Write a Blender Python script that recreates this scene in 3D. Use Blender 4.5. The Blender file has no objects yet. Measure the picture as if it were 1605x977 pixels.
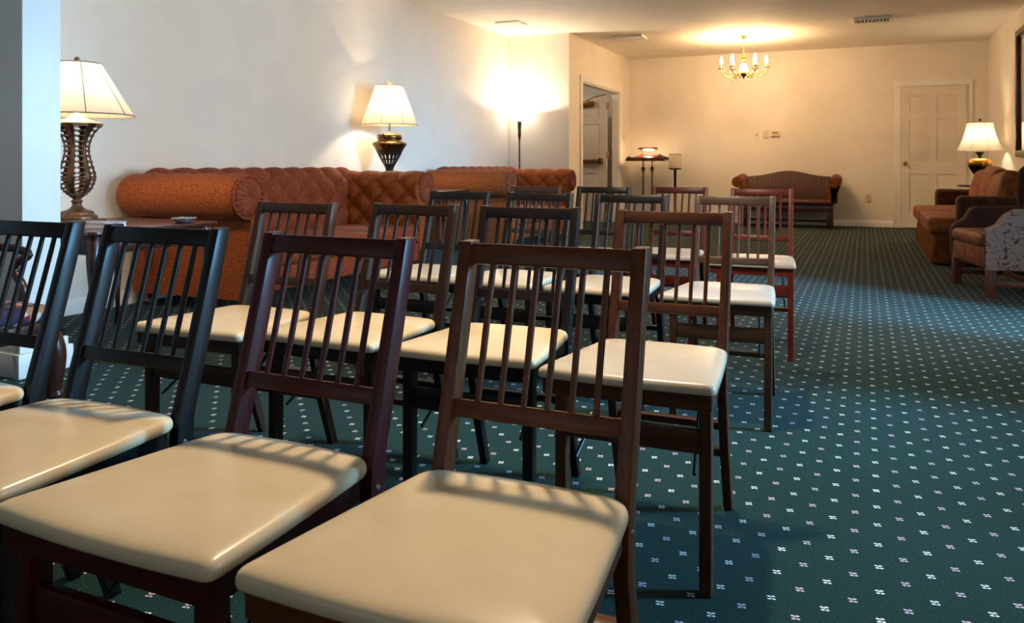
import bpy, bmesh, math, random
from mathutils import Vector, Matrix
random.seed(7)
PI = math.pi
sc = bpy.context.scene
COL = sc.collection

# ------------------------------------------------------------------ camera
H = 0.9653
YAW = 0.4159
cd = bpy.data.cameras.new('camera')
cam = bpy.data.objects.new('camera', cd); COL.objects.link(cam)
cam.location = (0, 0, H); cam.rotation_euler = (PI/2, 0, YAW)
cd.sensor_width = 36; cd.lens = 1250.6/1605*36
cd.shift_y = -230.7/1605
cd.clip_start = 0.05
cd.dof.use_dof = True; cd.dof.focus_distance = 1.7; cd.dof.aperture_fstop = 13.0
sc.camera = cam

# ------------------------------------------------------------------ world, daylight, exposure
w = bpy.data.worlds.new('world'); sc.world = w; w.use_nodes = True
w.node_tree.nodes['Background'].inputs[0].default_value = (0.55, 0.75, 1.0, 1)
w.node_tree.nodes['Background'].inputs[1].default_value = 0.35
vs = sc.view_settings
sc.display_settings.display_device = 'sRGB'
vs.view_transform = 'Standard'; vs.look = 'None'; vs.gamma = 1; vs.use_curve_mapping = False
vs.exposure = 0.55

def light(name, kind, loc, power, color, size=0.1, rot=None, size_y=None, parent=None, spread=None):
    l = bpy.data.lights.new(name, kind); l.energy = power; l.color = color
    if kind == 'AREA':
        l.size = size
        if size_y: l.shape = 'RECTANGLE'; l.size_y = size_y
        if spread: l.spread = spread
    else:
        l.shadow_soft_size = size
    o = bpy.data.objects.new(name, l); COL.objects.link(o); o.location = loc
    if rot: o.rotation_euler = rot
    if parent: o.parent = parent
    return o
DAY = (0.70, 0.85, 1.0)
def aim(o, t):
    o.rotation_euler = (Vector(t)-o.location).to_track_quat('-Z', 'Y').to_euler()
# daylight arriving through the glass door and the windows of the right hand wall
a = light('daylight_door', 'AREA', (4.6, 3.95, 2.1), 640, (0.16, 0.57, 1.0), 0.8); aim(a, (0.9, 5.7, 0))
for y0, y1, p in ((2.35, 3.75, 23), (-0.3, 1.2, 5)):
    a = light('daylight_window', 'AREA', (1.95, (y0+y1)/2, 1.35), p, DAY, y1-y0, size_y=1.5); aim(a, (0.0, (y0+y1)/2, 0.9))
a = light('daylight_door', 'AREA', (1.95, 5.32, 1.25), 62, DAY, 1.0, size_y=1.7, spread=math.radians(120)); aim(a, (-4.66, 4.6, 1.45))
# weak fill light added at an unseen window behind the camera
a = light('fill_front', 'AREA', (-1.4, -2.75, 1.5), 4, (0.72, 0.86, 1.0), 3.4, size_y=1.5); aim(a, (-1.4, 0, 1.35))
WARM = (1.0, 0.62, 0.29)
WARMW = (1.0, 0.78, 0.52)

# ------------------------------------------------------------------ materials
MATS = {}
def new_mat(name):
    m = bpy.data.materials.new(name); m.use_nodes = True
    nt = m.node_tree; b = nt.nodes['Principled BSDF']
    return m, nt, b
def lin(r, g, b):
    f = lambda c: (c/255/12.92) if c/255 <= 0.04045 else ((c/255+0.055)/1.055)**2.4
    return (f(r), f(g), f(b), 1)
def noise_col(nt, c1, c2, scale, stretch=(1, 1, 1), detail=4, lo=0.35, hi=0.65):
    tc = nt.nodes.new('ShaderNodeTexCoord'); mp = nt.nodes.new('ShaderNodeMapping')
    mp.inputs['Scale'].default_value = stretch
    nt.links.new(tc.outputs['Object'], mp.inputs['Vector'])
    n = nt.nodes.new('ShaderNodeTexNoise'); n.inputs['Scale'].default_value = scale; n.inputs['Detail'].default_value = detail
    nt.links.new(mp.outputs[0], n.inputs['Vector'])
    r = nt.nodes.new('ShaderNodeValToRGB')
    r.color_ramp.elements[0].position = lo; r.color_ramp.elements[1].position = hi
    r.color_ramp.elements[0].color = c1; r.color_ramp.elements[1].color = c2
    nt.links.new(n.outputs['Fac'], r.inputs[0])
    return r, n, mp
def bump(nt, b, src, strength, dist=0.002):
    bp = nt.nodes.new('ShaderNodeBump'); bp.inputs['Strength'].default_value = strength
    bp.inputs['Distance'].default_value = dist
    nt.links.new(src, bp.inputs['Height']); nt.links.new(bp.outputs[0], b.inputs['Normal'])
def simple(name, col, rough=0.5, metal=0.0, vary=0.12, scale=6, coat=0, stretch=(1, 1, 1), bmp=0.0, spec=0.5):
    if name in MATS: return MATS[name]
    m, nt, b = new_mat(name)
    c1 = tuple(x*(1-vary) for x in col[:3])+(1,); c2 = tuple(min(1, x*(1+vary)) for x in col[:3])+(1,)
    r, n, mp = noise_col(nt, c1, c2, scale, stretch)
    nt.links.new(r.outputs[0], b.inputs['Base Color'])
    b.inputs['Roughness'].default_value = rough; b.inputs['Metallic'].default_value = metal
    b.inputs['Coat Weight'].default_value = coat; b.inputs['Coat Roughness'].default_value = 0.25
    b.inputs['Specular IOR Level'].default_value = spec
    if bmp: bump(nt, b, n.outputs['Fac'], bmp)
    MATS[name] = m; return m
def wood(name, col, rough=0.38, axis='z', vary=0.3, coat=0.25, spec=0.5):
    st = {'z': (9, 9, 0.8), 'x': (0.8, 9, 9), 'y': (9, 0.8, 9)}[axis]
    return simple(name+'_'+axis, col, rough, 0, vary, 14, coat, st, 0.08, spec)
def emis(name, col, strength):
    m, nt, b = new_mat(name)
    b.inputs['Base Color'].default_value = col
    b.inputs['Emission Color'].default_value = col; b.inputs['Emission Strength'].default_value = strength
    n = nt.nodes.new('ShaderNodeTexNoise')   # a slight unevenness of the glass
    n.inputs['Scale'].default_value = 30
    mr = nt.nodes.new('ShaderNodeMapRange'); mr.inputs['To Min'].default_value = 0.2; mr.inputs['To Max'].default_value = 0.35
    nt.links.new(n.outputs['Fac'], mr.inputs['Value']); nt.links.new(mr.outputs[0], b.inputs['Roughness'])
    return m
def shade_mat(name, col, trans):
    m, nt, b = new_mat(name)
    out = nt.nodes['Material Output']; nt.nodes.remove(b)
    r, n, mp = noise_col(nt, tuple(x*0.93 for x in col[:3])+(1,), col, 60, (1, 1, 4))
    d = nt.nodes.new('ShaderNodeBsdfDiffuse'); t = nt.nodes.new('ShaderNodeBsdfTranslucent'); mx = nt.nodes.new('ShaderNodeMixShader')
    mx.inputs[0].default_value = trans
    nt.links.new(r.outputs[0], d.inputs[0]); nt.links.new(r.outputs[0], t.inputs[0])
    nt.links.new(d.outputs[0], mx.inputs[1]); nt.links.new(t.outputs[0], mx.inputs[2]); nt.links.new(mx.outputs[0], out.inputs[0])
    return m
def glass_mat(name, tint=(1, 1, 1, 1)):
    m, nt, b = new_mat(name)
    out = nt.nodes['Material Output']; nt.nodes.remove(b)
    t = nt.nodes.new('ShaderNodeBsdfTransparent'); g = nt.nodes.new('ShaderNodeBsdfGlossy'); g.inputs['Roughness'].default_value = 0.03
    t.inputs[0].default_value = tint
    fr = nt.nodes.new('ShaderNodeFresnel'); mx = nt.nodes.new('ShaderNodeMixShader')
    nt.links.new(fr.outputs[0], mx.inputs[0]); nt.links.new(t.outputs[0], mx.inputs[1]); nt.links.new(g.outputs[0], mx.inputs[2])
    nt.links.new(mx.outputs[0], out.inputs[0])
    return m

def carpet_mat():
    m, nt, b = new_mat('carpet')
    L = nt.links; N = nt.nodes
    geo = N.new('ShaderNodeTexCoord'); sep = N.new('ShaderNodeSeparateXYZ'); L.new(geo.outputs['Object'], sep.inputs[0])
    def mth(op, a, b_=None, c=None):
        n = N.new('ShaderNodeMath'); n.operation = op
        for i, x in enumerate((a, b_, c)):
            if x is None: continue
            if isinstance(x, (int, float)): n.inputs[i].default_value = x
            else: L.new(x, n.inputs[i])
        return n.outputs[0]
    PX, PY = 0.1108, 0.12235
    def motif(x0, y0):
        fx = mth('MULTIPLY', mth('SUBTRACT', mth('FRACT', mth('ADD', mth('DIVIDE', mth('SUBTRACT', sep.outputs[0], x0), PX), 100.5)), 0.5), PX)
        fy = mth('MULTIPLY', mth('SUBTRACT', mth('FRACT', mth('ADD', mth('DIVIDE', mth('SUBTRACT', sep.outputs[1], y0), PY), 100.5)), 0.5), PY)
        tot = None
        for dx, dy, a, c in ((-0.0062, 0.0045, 0.0038, 0.0028), (0.0034, 0.0066, 0.0042, 0.0028),
                             (0.0062, -0.0045, 0.0038, 0.0028), (-0.0034, -0.0066, 0.0042, 0.0028),
                             (-0.0010, 0.0012, 0.0026, 0.0016)):
            ex = mth('DIVIDE', mth('SUBTRACT', fx, dx), a); ey = mth('DIVIDE', mth('SUBTRACT', fy, dy), c)
            r2 = mth('ADD', mth('MULTIPLY', ex, ex), mth('MULTIPLY', ey, ey))
            s = mth('LESS_THAN', r2, 1.15)
            tot = s if tot is None else mth('MAXIMUM', tot, s)
        return tot
    m1 = motif(0.0318, 1.8592); m2 = motif(-0.0236, 1.9204)
    nz = N.new('ShaderNodeTexNoise'); nz.inputs['Scale'].default_value = 300; nz.inputs['Detail'].default_value = 2
    L.new(geo.outputs['Object'], nz.inputs['Vector'])
    rp = N.new('ShaderNodeValToRGB'); rp.color_ramp.elements[0].position = 0.40; rp.color_ramp.elements[1].position = 0.72
    rp.color_ramp.elements[0].color = CARPET[0]; rp.color_ramp.elements[1].color = CARPET[1]
    L.new(nz.outputs['Fac'], rp.inputs[0])
    big = N.new('ShaderNodeTexNoise'); big.inputs['Scale'].default_value = 1.3; big.inputs['Detail'].default_value = 3
    L.new(geo.outputs['Object'], big.inputs['Vector'])
    mr = N.new('ShaderNodeMapRange'); mr.inputs['To Min'].default_value = 0.82; mr.inputs['To Max'].default_value = 1.18
    L.new(big.outputs['Fac'], mr.inputs['Value'])
    vm = N.new('ShaderNodeVectorMath'); vm.operation = 'SCALE'; L.new(rp.outputs[0], vm.inputs[0]); L.new(mr.outputs[0], vm.inputs['Scale'])
    def mix(f, a, col):
        x = N.new('ShaderNodeMix'); x.data_type = 'RGBA'; L.new(f, x.inputs['Factor']); L.new(a, x.inputs['A']); x.inputs['B'].default_value = col
        return x.outputs['Result']
    c = mix(m1, vm.outputs[0], lin(236, 232, 226)); c = mix(m2, c, lin(214, 186, 200))
    L.new(c, b.inputs['Base Color']); b.inputs['Roughness'].default_value = 0.95; b.inputs['Specular IOR Level'].default_value = 0.15
    b.inputs['Sheen Weight'].default_value = 0.05
    bump(nt, b, nz.outputs['Fac'], 0.6, 0.004)
    return m
CARPET = (lin(2, 13, 11), lin(24, 72, 60))

def fabric(name, c1, c2, scale=45, bmp=0.5, rough=0.75, sheen=0.2):
    m, nt, b = new_mat(name); N = nt.nodes; L = nt.links
    tc = N.new('ShaderNodeTexCoord')
    v = N.new('ShaderNodeTexVoronoi'); v.inputs['Scale'].default_value = scale; v.feature = 'SMOOTH_F1'
    n = N.new('ShaderNodeTexNoise'); n.inputs['Scale'].default_value = scale*0.6; n.inputs['Detail'].default_value = 5
    L.new(tc.outputs['Object'], n.inputs['Vector'])
    ad = N.new('ShaderNodeVectorMath'); ad.operation = 'MULTIPLY_ADD'; ad.inputs[1].default_value = (0.03,)*3
    L.new(n.outputs['Color'], ad.inputs[0]); L.new(tc.outputs['Object'], ad.inputs[2]); L.new(ad.outputs[0], v.inputs['Vector'])
    r = N.new('ShaderNodeValToRGB'); r.color_ramp.elements[0].position = 0.15; r.color_ramp.elements[1].position = 0.6
    r.color_ramp.elements[0].color = c1; r.color_ramp.elements[1].color = c2
    L.new(v.outputs['Distance'], r.inputs[0]); L.new(r.outputs[0], b.inputs['Base Color'])
    b.inputs['Roughness'].default_value = rough; b.inputs['Sheen Weight'].default_value = sheen*0.12
    b.inputs['Specular IOR Level'].default_value = 0.3
    bump(nt, b, v.outputs['Distance'], bmp, 0.003)
    return m
def stripes(name, cols, period, rough=0.6):
    m, nt, b = new_mat(name); N = nt.nodes; L = nt.links
    tc = N.new('ShaderNodeTexCoord'); s = N.new('ShaderNodeSeparateXYZ'); L.new(tc.outputs['Object'], s.inputs[0])
    d = N.new('ShaderNodeMath'); d.operation = 'MULTIPLY_ADD'; d.inputs[1].default_value = 1/period; d.inputs[2].default_value = 50
    f = N.new('ShaderNodeMath'); f.operation = 'FRACT'
    L.new(s.outputs[0], d.inputs[0]); L.new(d.outputs[0], f.inputs[0])
    r = N.new('ShaderNodeValToRGB'); r.color_ramp.interpolation = 'CONSTANT'
    els = r.color_ramp.elements
    els[0].position = 0; els[0].color = cols[0][1]; els[1].position = cols[1][0]; els[1].color = cols[1][1]
    for p, c in cols[2:]:
        e = els.new(p); e.color = c
    L.new(f.outputs[0], r.inputs[0]); L.new(r.outputs[0], b.inputs['Base Color']); b.inputs['Roughness'].default_value = rough
    return m
def paint(name, col, rough=0.6):
    return simple(name, col, rough, 0, 0.025, 3, bmp=0.02)

M_WALL = paint('wall_paint', lin(232, 224, 212), 0.62)
M_CEIL = paint('ceiling_paint', lin(248, 240, 228), 0.8)
M_TRIM = paint('trim_paint', lin(235, 232, 226), 0.4)
M_DOOR = paint('door_paint', lin(226, 216, 202), 0.45)
M_BRASS = simple('brass', lin(190, 140, 60), 0.28, 1.0, 0.15, 20)
M_ABRASS = simple('antique_brass', lin(120, 88, 45), 0.35, 1.0, 0.3, 30)
M_BRONZE = simple('aged_bronze', lin(118, 84, 62), 0.45, 0.75, 0.4, 40, bmp=0.3)
M_DBRONZE = simple('dark_bronze', lin(70, 52, 38), 0.4, 0.7, 0.5, 40, bmp=0.3)
M_STEEL = simple('steel', lin(170, 172, 176), 0.3, 1.0, 0.1, 20)
M_DSTEEL = simple('dark_steel', lin(70, 70, 74), 0.4, 0.9)
M_DWOOD = wood('dark_table_wood', lin(62, 28, 18), 0.22, 'x', 0.35, 0.5)
M_DWOODZ = wood('dark_table_wood', lin(52, 22, 15), 0.3, 'z', 0.35, 0.3)
M_BLACK = simple('black_metal', lin(24, 20, 18), 0.4, 0.6)
M_SHADE = shade_mat('lamp_shade_linen', (0.52, 0.47, 0.38, 1), 0.42)
M_PIPE = simple('shade_piping', lin(120, 96, 70), 0.7)
M_BULB = emis('lit_bulb', (1, 0.82, 0.55, 1), 14)
M_FLAME = emis('lit_candle_bulb', (1, 0.86, 0.6, 1), 30)
M_BOWL = emis('lit_alabaster_bowl', (1, 0.86, 0.66, 1), 3.0)
M_GLASS = glass_mat('clear_glass')
M_MIRROR = simple('mirror_glass', (0.85, 0.85, 0.85, 1), 0.03, 1.0, 0.01)
M_PLASTIC = simple('ivory_plastic', lin(214, 196, 160), 0.4)
M_DARKVOID = simple('duct_shade', lin(40, 32, 26), 0.9)

# ------------------------------------------------------------------ mesh helpers
def put(bm, vs_, faces):
    bv = [bm.verts.new(v) for v in vs_]
    out = []
    for f in faces:
        try: out.append(bm.faces.new([bv[i] for i in f]))
        except ValueError: pass
    return bv, out
def box(bm, x0, x1, y0, y1, z0, z1, bev=0.0, seg=2, M=None):
    vs_ = [(x, y, z) for x in (x0, x1) for y in (y0, y1) for z in (z0, z1)]
    t = bmesh.new()
    put(t, vs_, [(0, 1, 3, 2), (4, 6, 7, 5), (0, 4, 5, 1), (2, 3, 7, 6), (0, 2, 6, 4), (1, 5, 7, 3)])
    bmesh.ops.recalc_face_normals(t, faces=t.faces)
    if bev: bmesh.ops.bevel(t, geom=t.edges[:], offset=bev, segments=seg, profile=0.5, affect='EDGES')
    merge(bm, t, M)
def merge(bm, t, M=None):
    if M is not None: bmesh.ops.transform(t, matrix=M, verts=t.verts)
    me = bpy.data.meshes.new('t'); t.to_mesh(me); t.free()
    bm.from_mesh(me); bpy.data.meshes.remove(me)
def prism(bm, pts, axis, a, b, bev=0.0, seg=2, M=None):
    """pts 2D in the plane perpendicular to axis: x->(y,z), y->(x,z), z->(x,y)"""
    t = bmesh.new(); n = len(pts)
    def P(p, k): return {'x': (k, p[0], p[1]), 'y': (p[0], k, p[1]), 'z': (p[0], p[1], k)}[axis]
    vs_ = [P(p, a) for p in pts]+[P(p, b) for p in pts]
    put(t, vs_, [tuple(range(n)), tuple(range(2*n-1, n-1, -1))]+[(i, (i+1) % n, n+(i+1) % n, n+i) for i in range(n)])
    bmesh.ops.recalc_face_normals(t, faces=t.faces)
    if bev: bmesh.ops.bevel(t, geom=[e for e in t.edges if e.calc_face_angle(0) > 0.4], offset=bev, segments=seg, profile=0.5, affect='EDGES')
    merge(bm, t, M)
def grid(bm, f, nu, nv, cu=False, cv=False, caps=False):
    V = [[bm.verts.new(f(i/(nu if cu else nu-1), j/(nv if cv else nv-1))) for j in range(nv)] for i in range(nu)]
    for i in range(nu if cu else nu-1):
        for j in range(nv if cv else nv-1):
            try: bm.faces.new((V[i][j], V[(i+1) % nu][j], V[(i+1) % nu][(j+1) % nv], V[i][(j+1) % nv]))
            except ValueError: pass
    if caps and cu:
        for j in (0, nv-1):
            try: bm.faces.new([V[i][j] for i in range(nu)])
            except ValueError: pass
    return V
def tube(bm, pts, rad, seg=10, caps=True, flat=1.0):
    pts = [Vector(p) for p in pts]; n = len(pts)
    R = rad if isinstance(rad, (list, tuple)) else [rad]*n
    t = bmesh.new(); rings = []; up = None
    for i, p in enumerate(pts):
        d = (pts[min(i+1, n-1)]-pts[max(i-1, 0)]).normalized()
        if up is None:
            up = Vector((0, 0, 1)) if abs(d.z) < 0.9 else Vector((0, 1, 0))
        a = d.cross(up).normalized(); b_ = a.cross(d).normalized(); up = b_
        rings.append([t.verts.new(p+a*math.cos(2*PI*k/seg)*R[i]+b_*math.sin(2*PI*k/seg)*R[i]*flat) for k in range(seg)])
    for i in range(n-1):
        for k in range(seg):
            t.faces.new((rings[i][k], rings[i][(k+1) % seg], rings[i+1][(k+1) % seg], rings[i+1][k]))
    if caps:
        t.faces.new(rings[0]); t.faces.new(rings[-1])
    bmesh.ops.recalc_face_normals(t, faces=t.faces)
    merge(bm, t)
def lathe(bm, prof, seg=32, c=(0, 0), mod=None, caps=True):
    t = bmesh.new()
    def f(u, v):
        j = min(int(round(v*(len(prof)-1))), len(prof)-1); r, z = prof[j]; a = u*2*PI
        if mod: r = r*mod(a, z)
        return (c[0]+r*math.cos(a), c[1]+r*math.sin(a), z)
    grid(t, f, seg, len(prof), cu=True, caps=caps)
    bmesh.ops.remove_doubles(t, verts=t.verts, dist=1e-5)
    bmesh.ops.recalc_face_normals(t, faces=t.faces)
    merge(bm, t)
def ring(bm, R, r, z, c=(0, 0), seg=40, sr=8):
    t = bmesh.new()
    grid(t, lambda u, v: (c[0]+(R+r*math.cos(v*2*PI))*math.cos(u*2*PI), c[1]+(R+r*math.cos(v*2*PI))*math.sin(u*2*PI), z+r*math.sin(v*2*PI)), seg, sr, True, True)
    bmesh.ops.recalc_face_normals(t, faces=t.faces); merge(bm, t)
def smoothprof(pts, n=5):
    out = []
    P = [pts[0]]+list(pts)+[pts[-1]]
    for i in range(1, len(P)-2):
        for k in range(n):
            t = k/n
            out.append(tuple(0.5*(2*P[i][c]+(P[i+1][c]-P[i-1][c])*t+(2*P[i-1][c]-5*P[i][c]+4*P[i+1][c]-P[i+2][c])*t*t+(3*P[i][c]-P[i-1][c]-3*P[i+1][c]+P[i+2][c])*t**3) for c in range(len(P[i]))))
    out.append(tuple(pts[-1])); return out
def obj(name, bm, m, parent=None, angle=40, label=None, kind=None):
    me = bpy.data.meshes.new(name); bm.to_mesh(me); bm.free()
    for p in me.polygons: p.use_smooth = True
    me.set_sharp_from_angle(angle=math.radians(angle))
    me.materials.append(m)
    o = bpy.data.objects.new(name, me); COL.objects.link(o)
    if parent is not None: o.parent = parent
    if label: o['label'] = label
    if kind: o['kind'] = kind
    return o
def tag(o, label, cat, group=None):
    o['label'] = label; o['category'] = cat
    if group: o['group'] = group
    return o
def thing(name, label, cat, loc=(0, 0, 0), rz=0, group=None):
    o = bpy.data.objects.new(name, None); COL.objects.link(o); o.empty_display_size = 0.1
    o.location = loc; o.rotation_euler = (0, 0, rz)
    return tag(o, label, cat, group)
def struct(name, bm, m, angle=40):
    return obj(name, bm, m, None, angle, kind='structure')
def B(*a, **k):
    bm = bmesh.new(); box(bm, *a, **k); return bm

# ------------------------------------------------------------------ room shell
XL, XR, YB, YF, ZC = -4.66, 1.66, 13.52, -2.5, 2.79
XA, YJ = -3.74, 10.42
bm = B(-7.2, XR+0.12, YF-0.12, YB+0.12, -0.06, 0); struct('floor', bm, carpet_mat())
bm = B(-7.2, XR+0.12, YF-0.12, YB+0.12, ZC, ZC+0.1); struct('ceiling', bm, M_CEIL)
bm = B(XL-0.12, XL, YF, YJ, 0, ZC); struct('wall_left', bm, M_WALL)
bm = B(XL-0.12, XA, YJ, YJ+0.12, 0, ZC); struct('wall_jog', bm, M_WALL)
bm = bmesh.new()
DY0, DY1, DZ = 10.97, 12.90, 2.17
box(bm, XA-0.12, XA, YJ+0.12, DY0, 0, ZC); box(bm, XA-0.12, XA, DY1, YB, 0, ZC); box(bm, XA-0.12, XA, DY0, DY1, DZ, ZC)
struct('wall_alcove', bm, M_WALL)
bm = B(-7.2, XR+0.12, YB, YB+0.12, 0, ZC); struct('wall_back', bm, M_WALL)
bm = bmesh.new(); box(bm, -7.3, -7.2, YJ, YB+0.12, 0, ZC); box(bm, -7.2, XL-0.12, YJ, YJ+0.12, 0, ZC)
struct('wall_hallway', bm, simple('hallway_shade_grey', lin(150, 140, 128), 0.8, vary=0.02))  # grey puts the shade beyond the doorway into the wall colour
# stub wall beside the lamp table
bm = B(XL, -3.49, 2.41, 2.60, 0, ZC, bev=0.004); struct('wall_stub', bm, paint('stub_paint', lin(226, 222, 214), 0.55))
# right wall with its glass door and two windows
ops = [(4.8, 5.85, 0.0, 2.12), (2.3, 3.8, 0.55, 2.15), (-0.35, 1.25, 0.55, 2.15)]
bm = bmesh.new(); ys = sorted(set([YF, YB]+[o[0] for o in ops]+[o[1] for o in ops]))
for a_, b_ in zip(ys[:-1], ys[1:]):
    op = [o for o in ops if abs(o[0]-a_) < 1e-6]
    if op:
        if op[0][2] > 0: box(bm, XR, XR+0.12, a_, b_, 0, op[0][2])
        box(bm, XR, XR+0.12, a_, b_, op[0][3], ZC)
    else: box(bm, XR, XR+0.12, a_, b_, 0, ZC)
struct('wall_right', bm, M_WALL)
bm = bmesh.new(); box(bm, XL-0.12, -3.2, YF-0.12, YF, 0, ZC); box(bm, 0.4, XR+0.12, YF-0.12, YF, 0, ZC)
box(bm, -3.2, 0.4, YF-0.12, YF, 0, 0.7); box(bm, -3.2, 0.4, YF-0.12, YF, 2.3, ZC); struct('wall_front', bm, M_WALL)
def window(name, axis, c, a0, a1, z0, z1, nm, rows=2):
    bm = bmesh.new()
    def bx(p0, p1, q0, q1, t=0.03):
        if axis == 'x': box(bm, c-t, c+t, p0, p1, q0, q1, bev=0.004)
        else: box(bm, p0, p1, c-t, c+t, q0, q1, bev=0.004)
    bx(a0, a0+0.05, z0, z1); bx(a1-0.05, a1, z0, z1); bx(a0, a1, z0, z0+0.05); bx(a0, a1, z1-0.05, z1)
    for k in range(1, nm): x = a0+(a1-a0)*k/nm; bx(x-0.012, x+0.012, z0, z1, 0.012)
    for k in range(1, rows): z = z0+(z1-z0)*k/rows; bx(a0, a1, z-0.012, z+0.012, 0.012)
    fr = struct(name, bm, M_TRIM)
    bm = bmesh.new()
    if axis == 'x': box(bm, c-0.003, c+0.003, a0+0.04, a1-0.04, z0+0.04, z1-0.04)
    else: box(bm, a0+0.04, a1-0.04, c-0.003, c+0.003, z0+0.04, z1-0.04)
    obj('glass_pane', bm, M_GLASS, fr)
window('window_1', 'x', XR+0.06, 2.3, 3.8, 0.55, 2.15, 2)
window('window_2', 'x', XR+0.06, -0.35, 1.25, 0.55, 2.15, 2)
window('fill_window', 'y', YF-0.06, -3.2, 0.4, 0.7, 2.3, 4)  # unseen window, added to go with the front fill light
window('door_3', 'x', XR+0.06, 4.8, 5.85, 0.01, 2.12, 1, 1)
def baseboard(name, runs):
    bm = bmesh.new()
    for axis, c, s, a0, a1 in runs:   # s = side the board sticks out to
        pr = [(0, 0), (s*0.016, 0), (s*0.016, 0.075), (s*0.010, 0.088), (s*0.004, 0.10), (0, 0.10)]
        if axis == 'x': prism(bm, [(c+p[0], p[1]) for p in pr], 'y', a0, a1)
        else: prism(bm, [(c+p[0], p[1]) for p in pr], 'x', a0, a1)
    struct(name, bm, M_TRIM)
baseboard('baseboard_left', [('x', XL, 1, YF, 2.41), ('x', XL, 1, 2.60, YJ), ('y', YJ, -1, XL, XA)])
baseboard('baseboard_back', [('y', YB, -1, XA, 0.40), ('y', YB, -1, 1.47, XR)])
baseboard('baseboard_right', [('x', XR, -1, YF, 4.8), ('x', XR, -1, 5.85, YB)])
baseboard('baseboard_alcove', [('x', XA, 1, YJ, DY0-0.09), ('x', XA, 1, DY1+0.09, YB)])
bm = bmesh.new()   # tall base around the stub wall end
prism(bm, [(-3.49, 2.37), (-3.455, 2.37), (-3.455, 2.64), (-3.49, 2.64)], 'z', 0, 0.11, bev=0.003)
prism(bm, [(XL, 2.375), (-3.49, 2.375), (-3.49, 2.41), (XL, 2.41)], 'z', 0, 0.11, bev=0.003)
prism(bm, [(-3.49, 2.385), (-3.470, 2.385), (-3.470, 2.625), (-3.49, 2.625)], 'z', 0.11, 0.15, bev=0.004)
prism(bm, [(XL, 2.39), (-3.49, 2.39), (-3.49, 2.41), (XL, 2.41)], 'z', 0.11, 0.15, bev=0.004)
struct('baseboard_stub', bm, M_TRIM)

# six panel door leaf; local x 0..w, front face y=0 (towards -y), z 0..h
def panel_leaf(bm, w_, h, t=0.04, cols=2):
    st = 0.115*w_/0.86; mid = 0.10*w_/0.86
    box(bm, 0, w_, 0.014, t, 0, h)
    pw = (w_-2*st-mid)/2
    rows = [(0.22*h/2.1, 0.80*h/2.1), (0.98*h/2.1, 1.62*h/2.1), (1.72*h/2.1, 1.97*h/2.1)]
    xs = [(st, st+pw), (st+pw+mid, w_-st)]
    # stiles and rails
    box(bm, 0, st, 0, 0.016, 0, h); box(bm, w_-st, w_, 0, 0.016, 0, h); box(bm, st+pw, st+pw+mid, 0, 0.016, 0, h)
    zz = [0]+[z for r in rows for z in r]+[h]
    for i in range(0, len(zz), 2):
        for a_, b_ in xs: box(bm, a_, b_, 0, 0.016, zz[i], zz[i+1])
    for a_, b_ in xs:
        for z0, z1 in rows:
            V, F = put(bm, [(a_, 0.0135, z0), (b_, 0.0135, z0), (b_, 0.0135, z1), (a_, 0.0135, z1),
                            (a_+.035, 0.003, z0+.035), (b_-.035, 0.003, z0+.035), (b_-.035, 0.003, z1-.035), (a_+.035, 0.003, z1-.035)],
                       [(0, 1, 5, 4), (1, 2, 6, 5), (2, 3, 7, 6), (3, 0, 4, 7), (4, 5, 6, 7)])
# door_1: closed door in the back wall
bm = bmesh.new(); panel_leaf(bm, 0.87, 2.12, cols=2)
bmesh.ops.translate(bm, vec=(0.505, YB-0.045, 0.01), verts=bm.verts)
d1 = struct('door_1', bm, M_DOOR, 25)
bm = bmesh.new()
for x0, x1 in ((0.415, 0.495), (1.385, 1.465)):
    box(bm, x0, x1, YB-0.02, YB, 0, 2.215, bev=0.004)
box(bm, 0.415, 1.465, YB-0.022, YB, 2.145, 2.225, bev=0.004)
box(bm, 0.490, 0.503, YB-0.035, YB, 0, 2.15); box(bm, 1.377, 1.39, YB-0.035, YB, 0, 2.15)
struct('trim_1', bm, M_TRIM)
bm = bmesh.new()
tube(bm, [(0.565, YB-0.045, 0.98), (0.565, YB-0.052, 0.98)], 0.03, 16)
tube(bm, [(0.565, YB-0.05, 0.98), (0.565, YB-0.075, 0.98), (0.565, YB-0.085, 0.98), (0.565, YB-0.10, 0.98), (0.565, YB-0.112, 0.98)], [0.012, 0.012, 0.027, 0.031, 0.018], 16)
obj('door_knob', bm, M_BRASS, d1, label='brass door knob')
# door_2: leaf standing open into the hallway, casing round the opening
bm = bmesh.new(); panel_leaf(bm, 0.93, 2.10)
bmesh.ops.translate(bm, vec=(-4.83, 12.70, 0.015), verts=bm.verts)
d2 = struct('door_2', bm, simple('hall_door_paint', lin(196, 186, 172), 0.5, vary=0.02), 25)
bm = bmesh.new()
box(bm, -4.76, -3.98, 12.635, 12.675, 0.99, 1.05, bev=0.01); box(bm, -4.78, -4.70, 12.62, 12.70, 0.97, 1.07, bev=0.006); box(bm, -4.02, -3.96, 12.62, 12.70, 0.97, 1.07, bev=0.006)
obj('panic_bar', bm, M_ABRASS, d2, label='brass push bar across the open door')
bm = bmesh.new()
box(bm, -4.42, -4.10, 12.63, 12.695, 1.93, 2.02, bev=0.012); tube(bm, [(-4.24, 12.66, 2.02), (-4.1, 12.6, 2.07), (-3.9, 12.65, 2.12)], 0.008, 8)
obj('door_closer', bm, M_ABRASS, d2, label='brass closer arm box')
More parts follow.
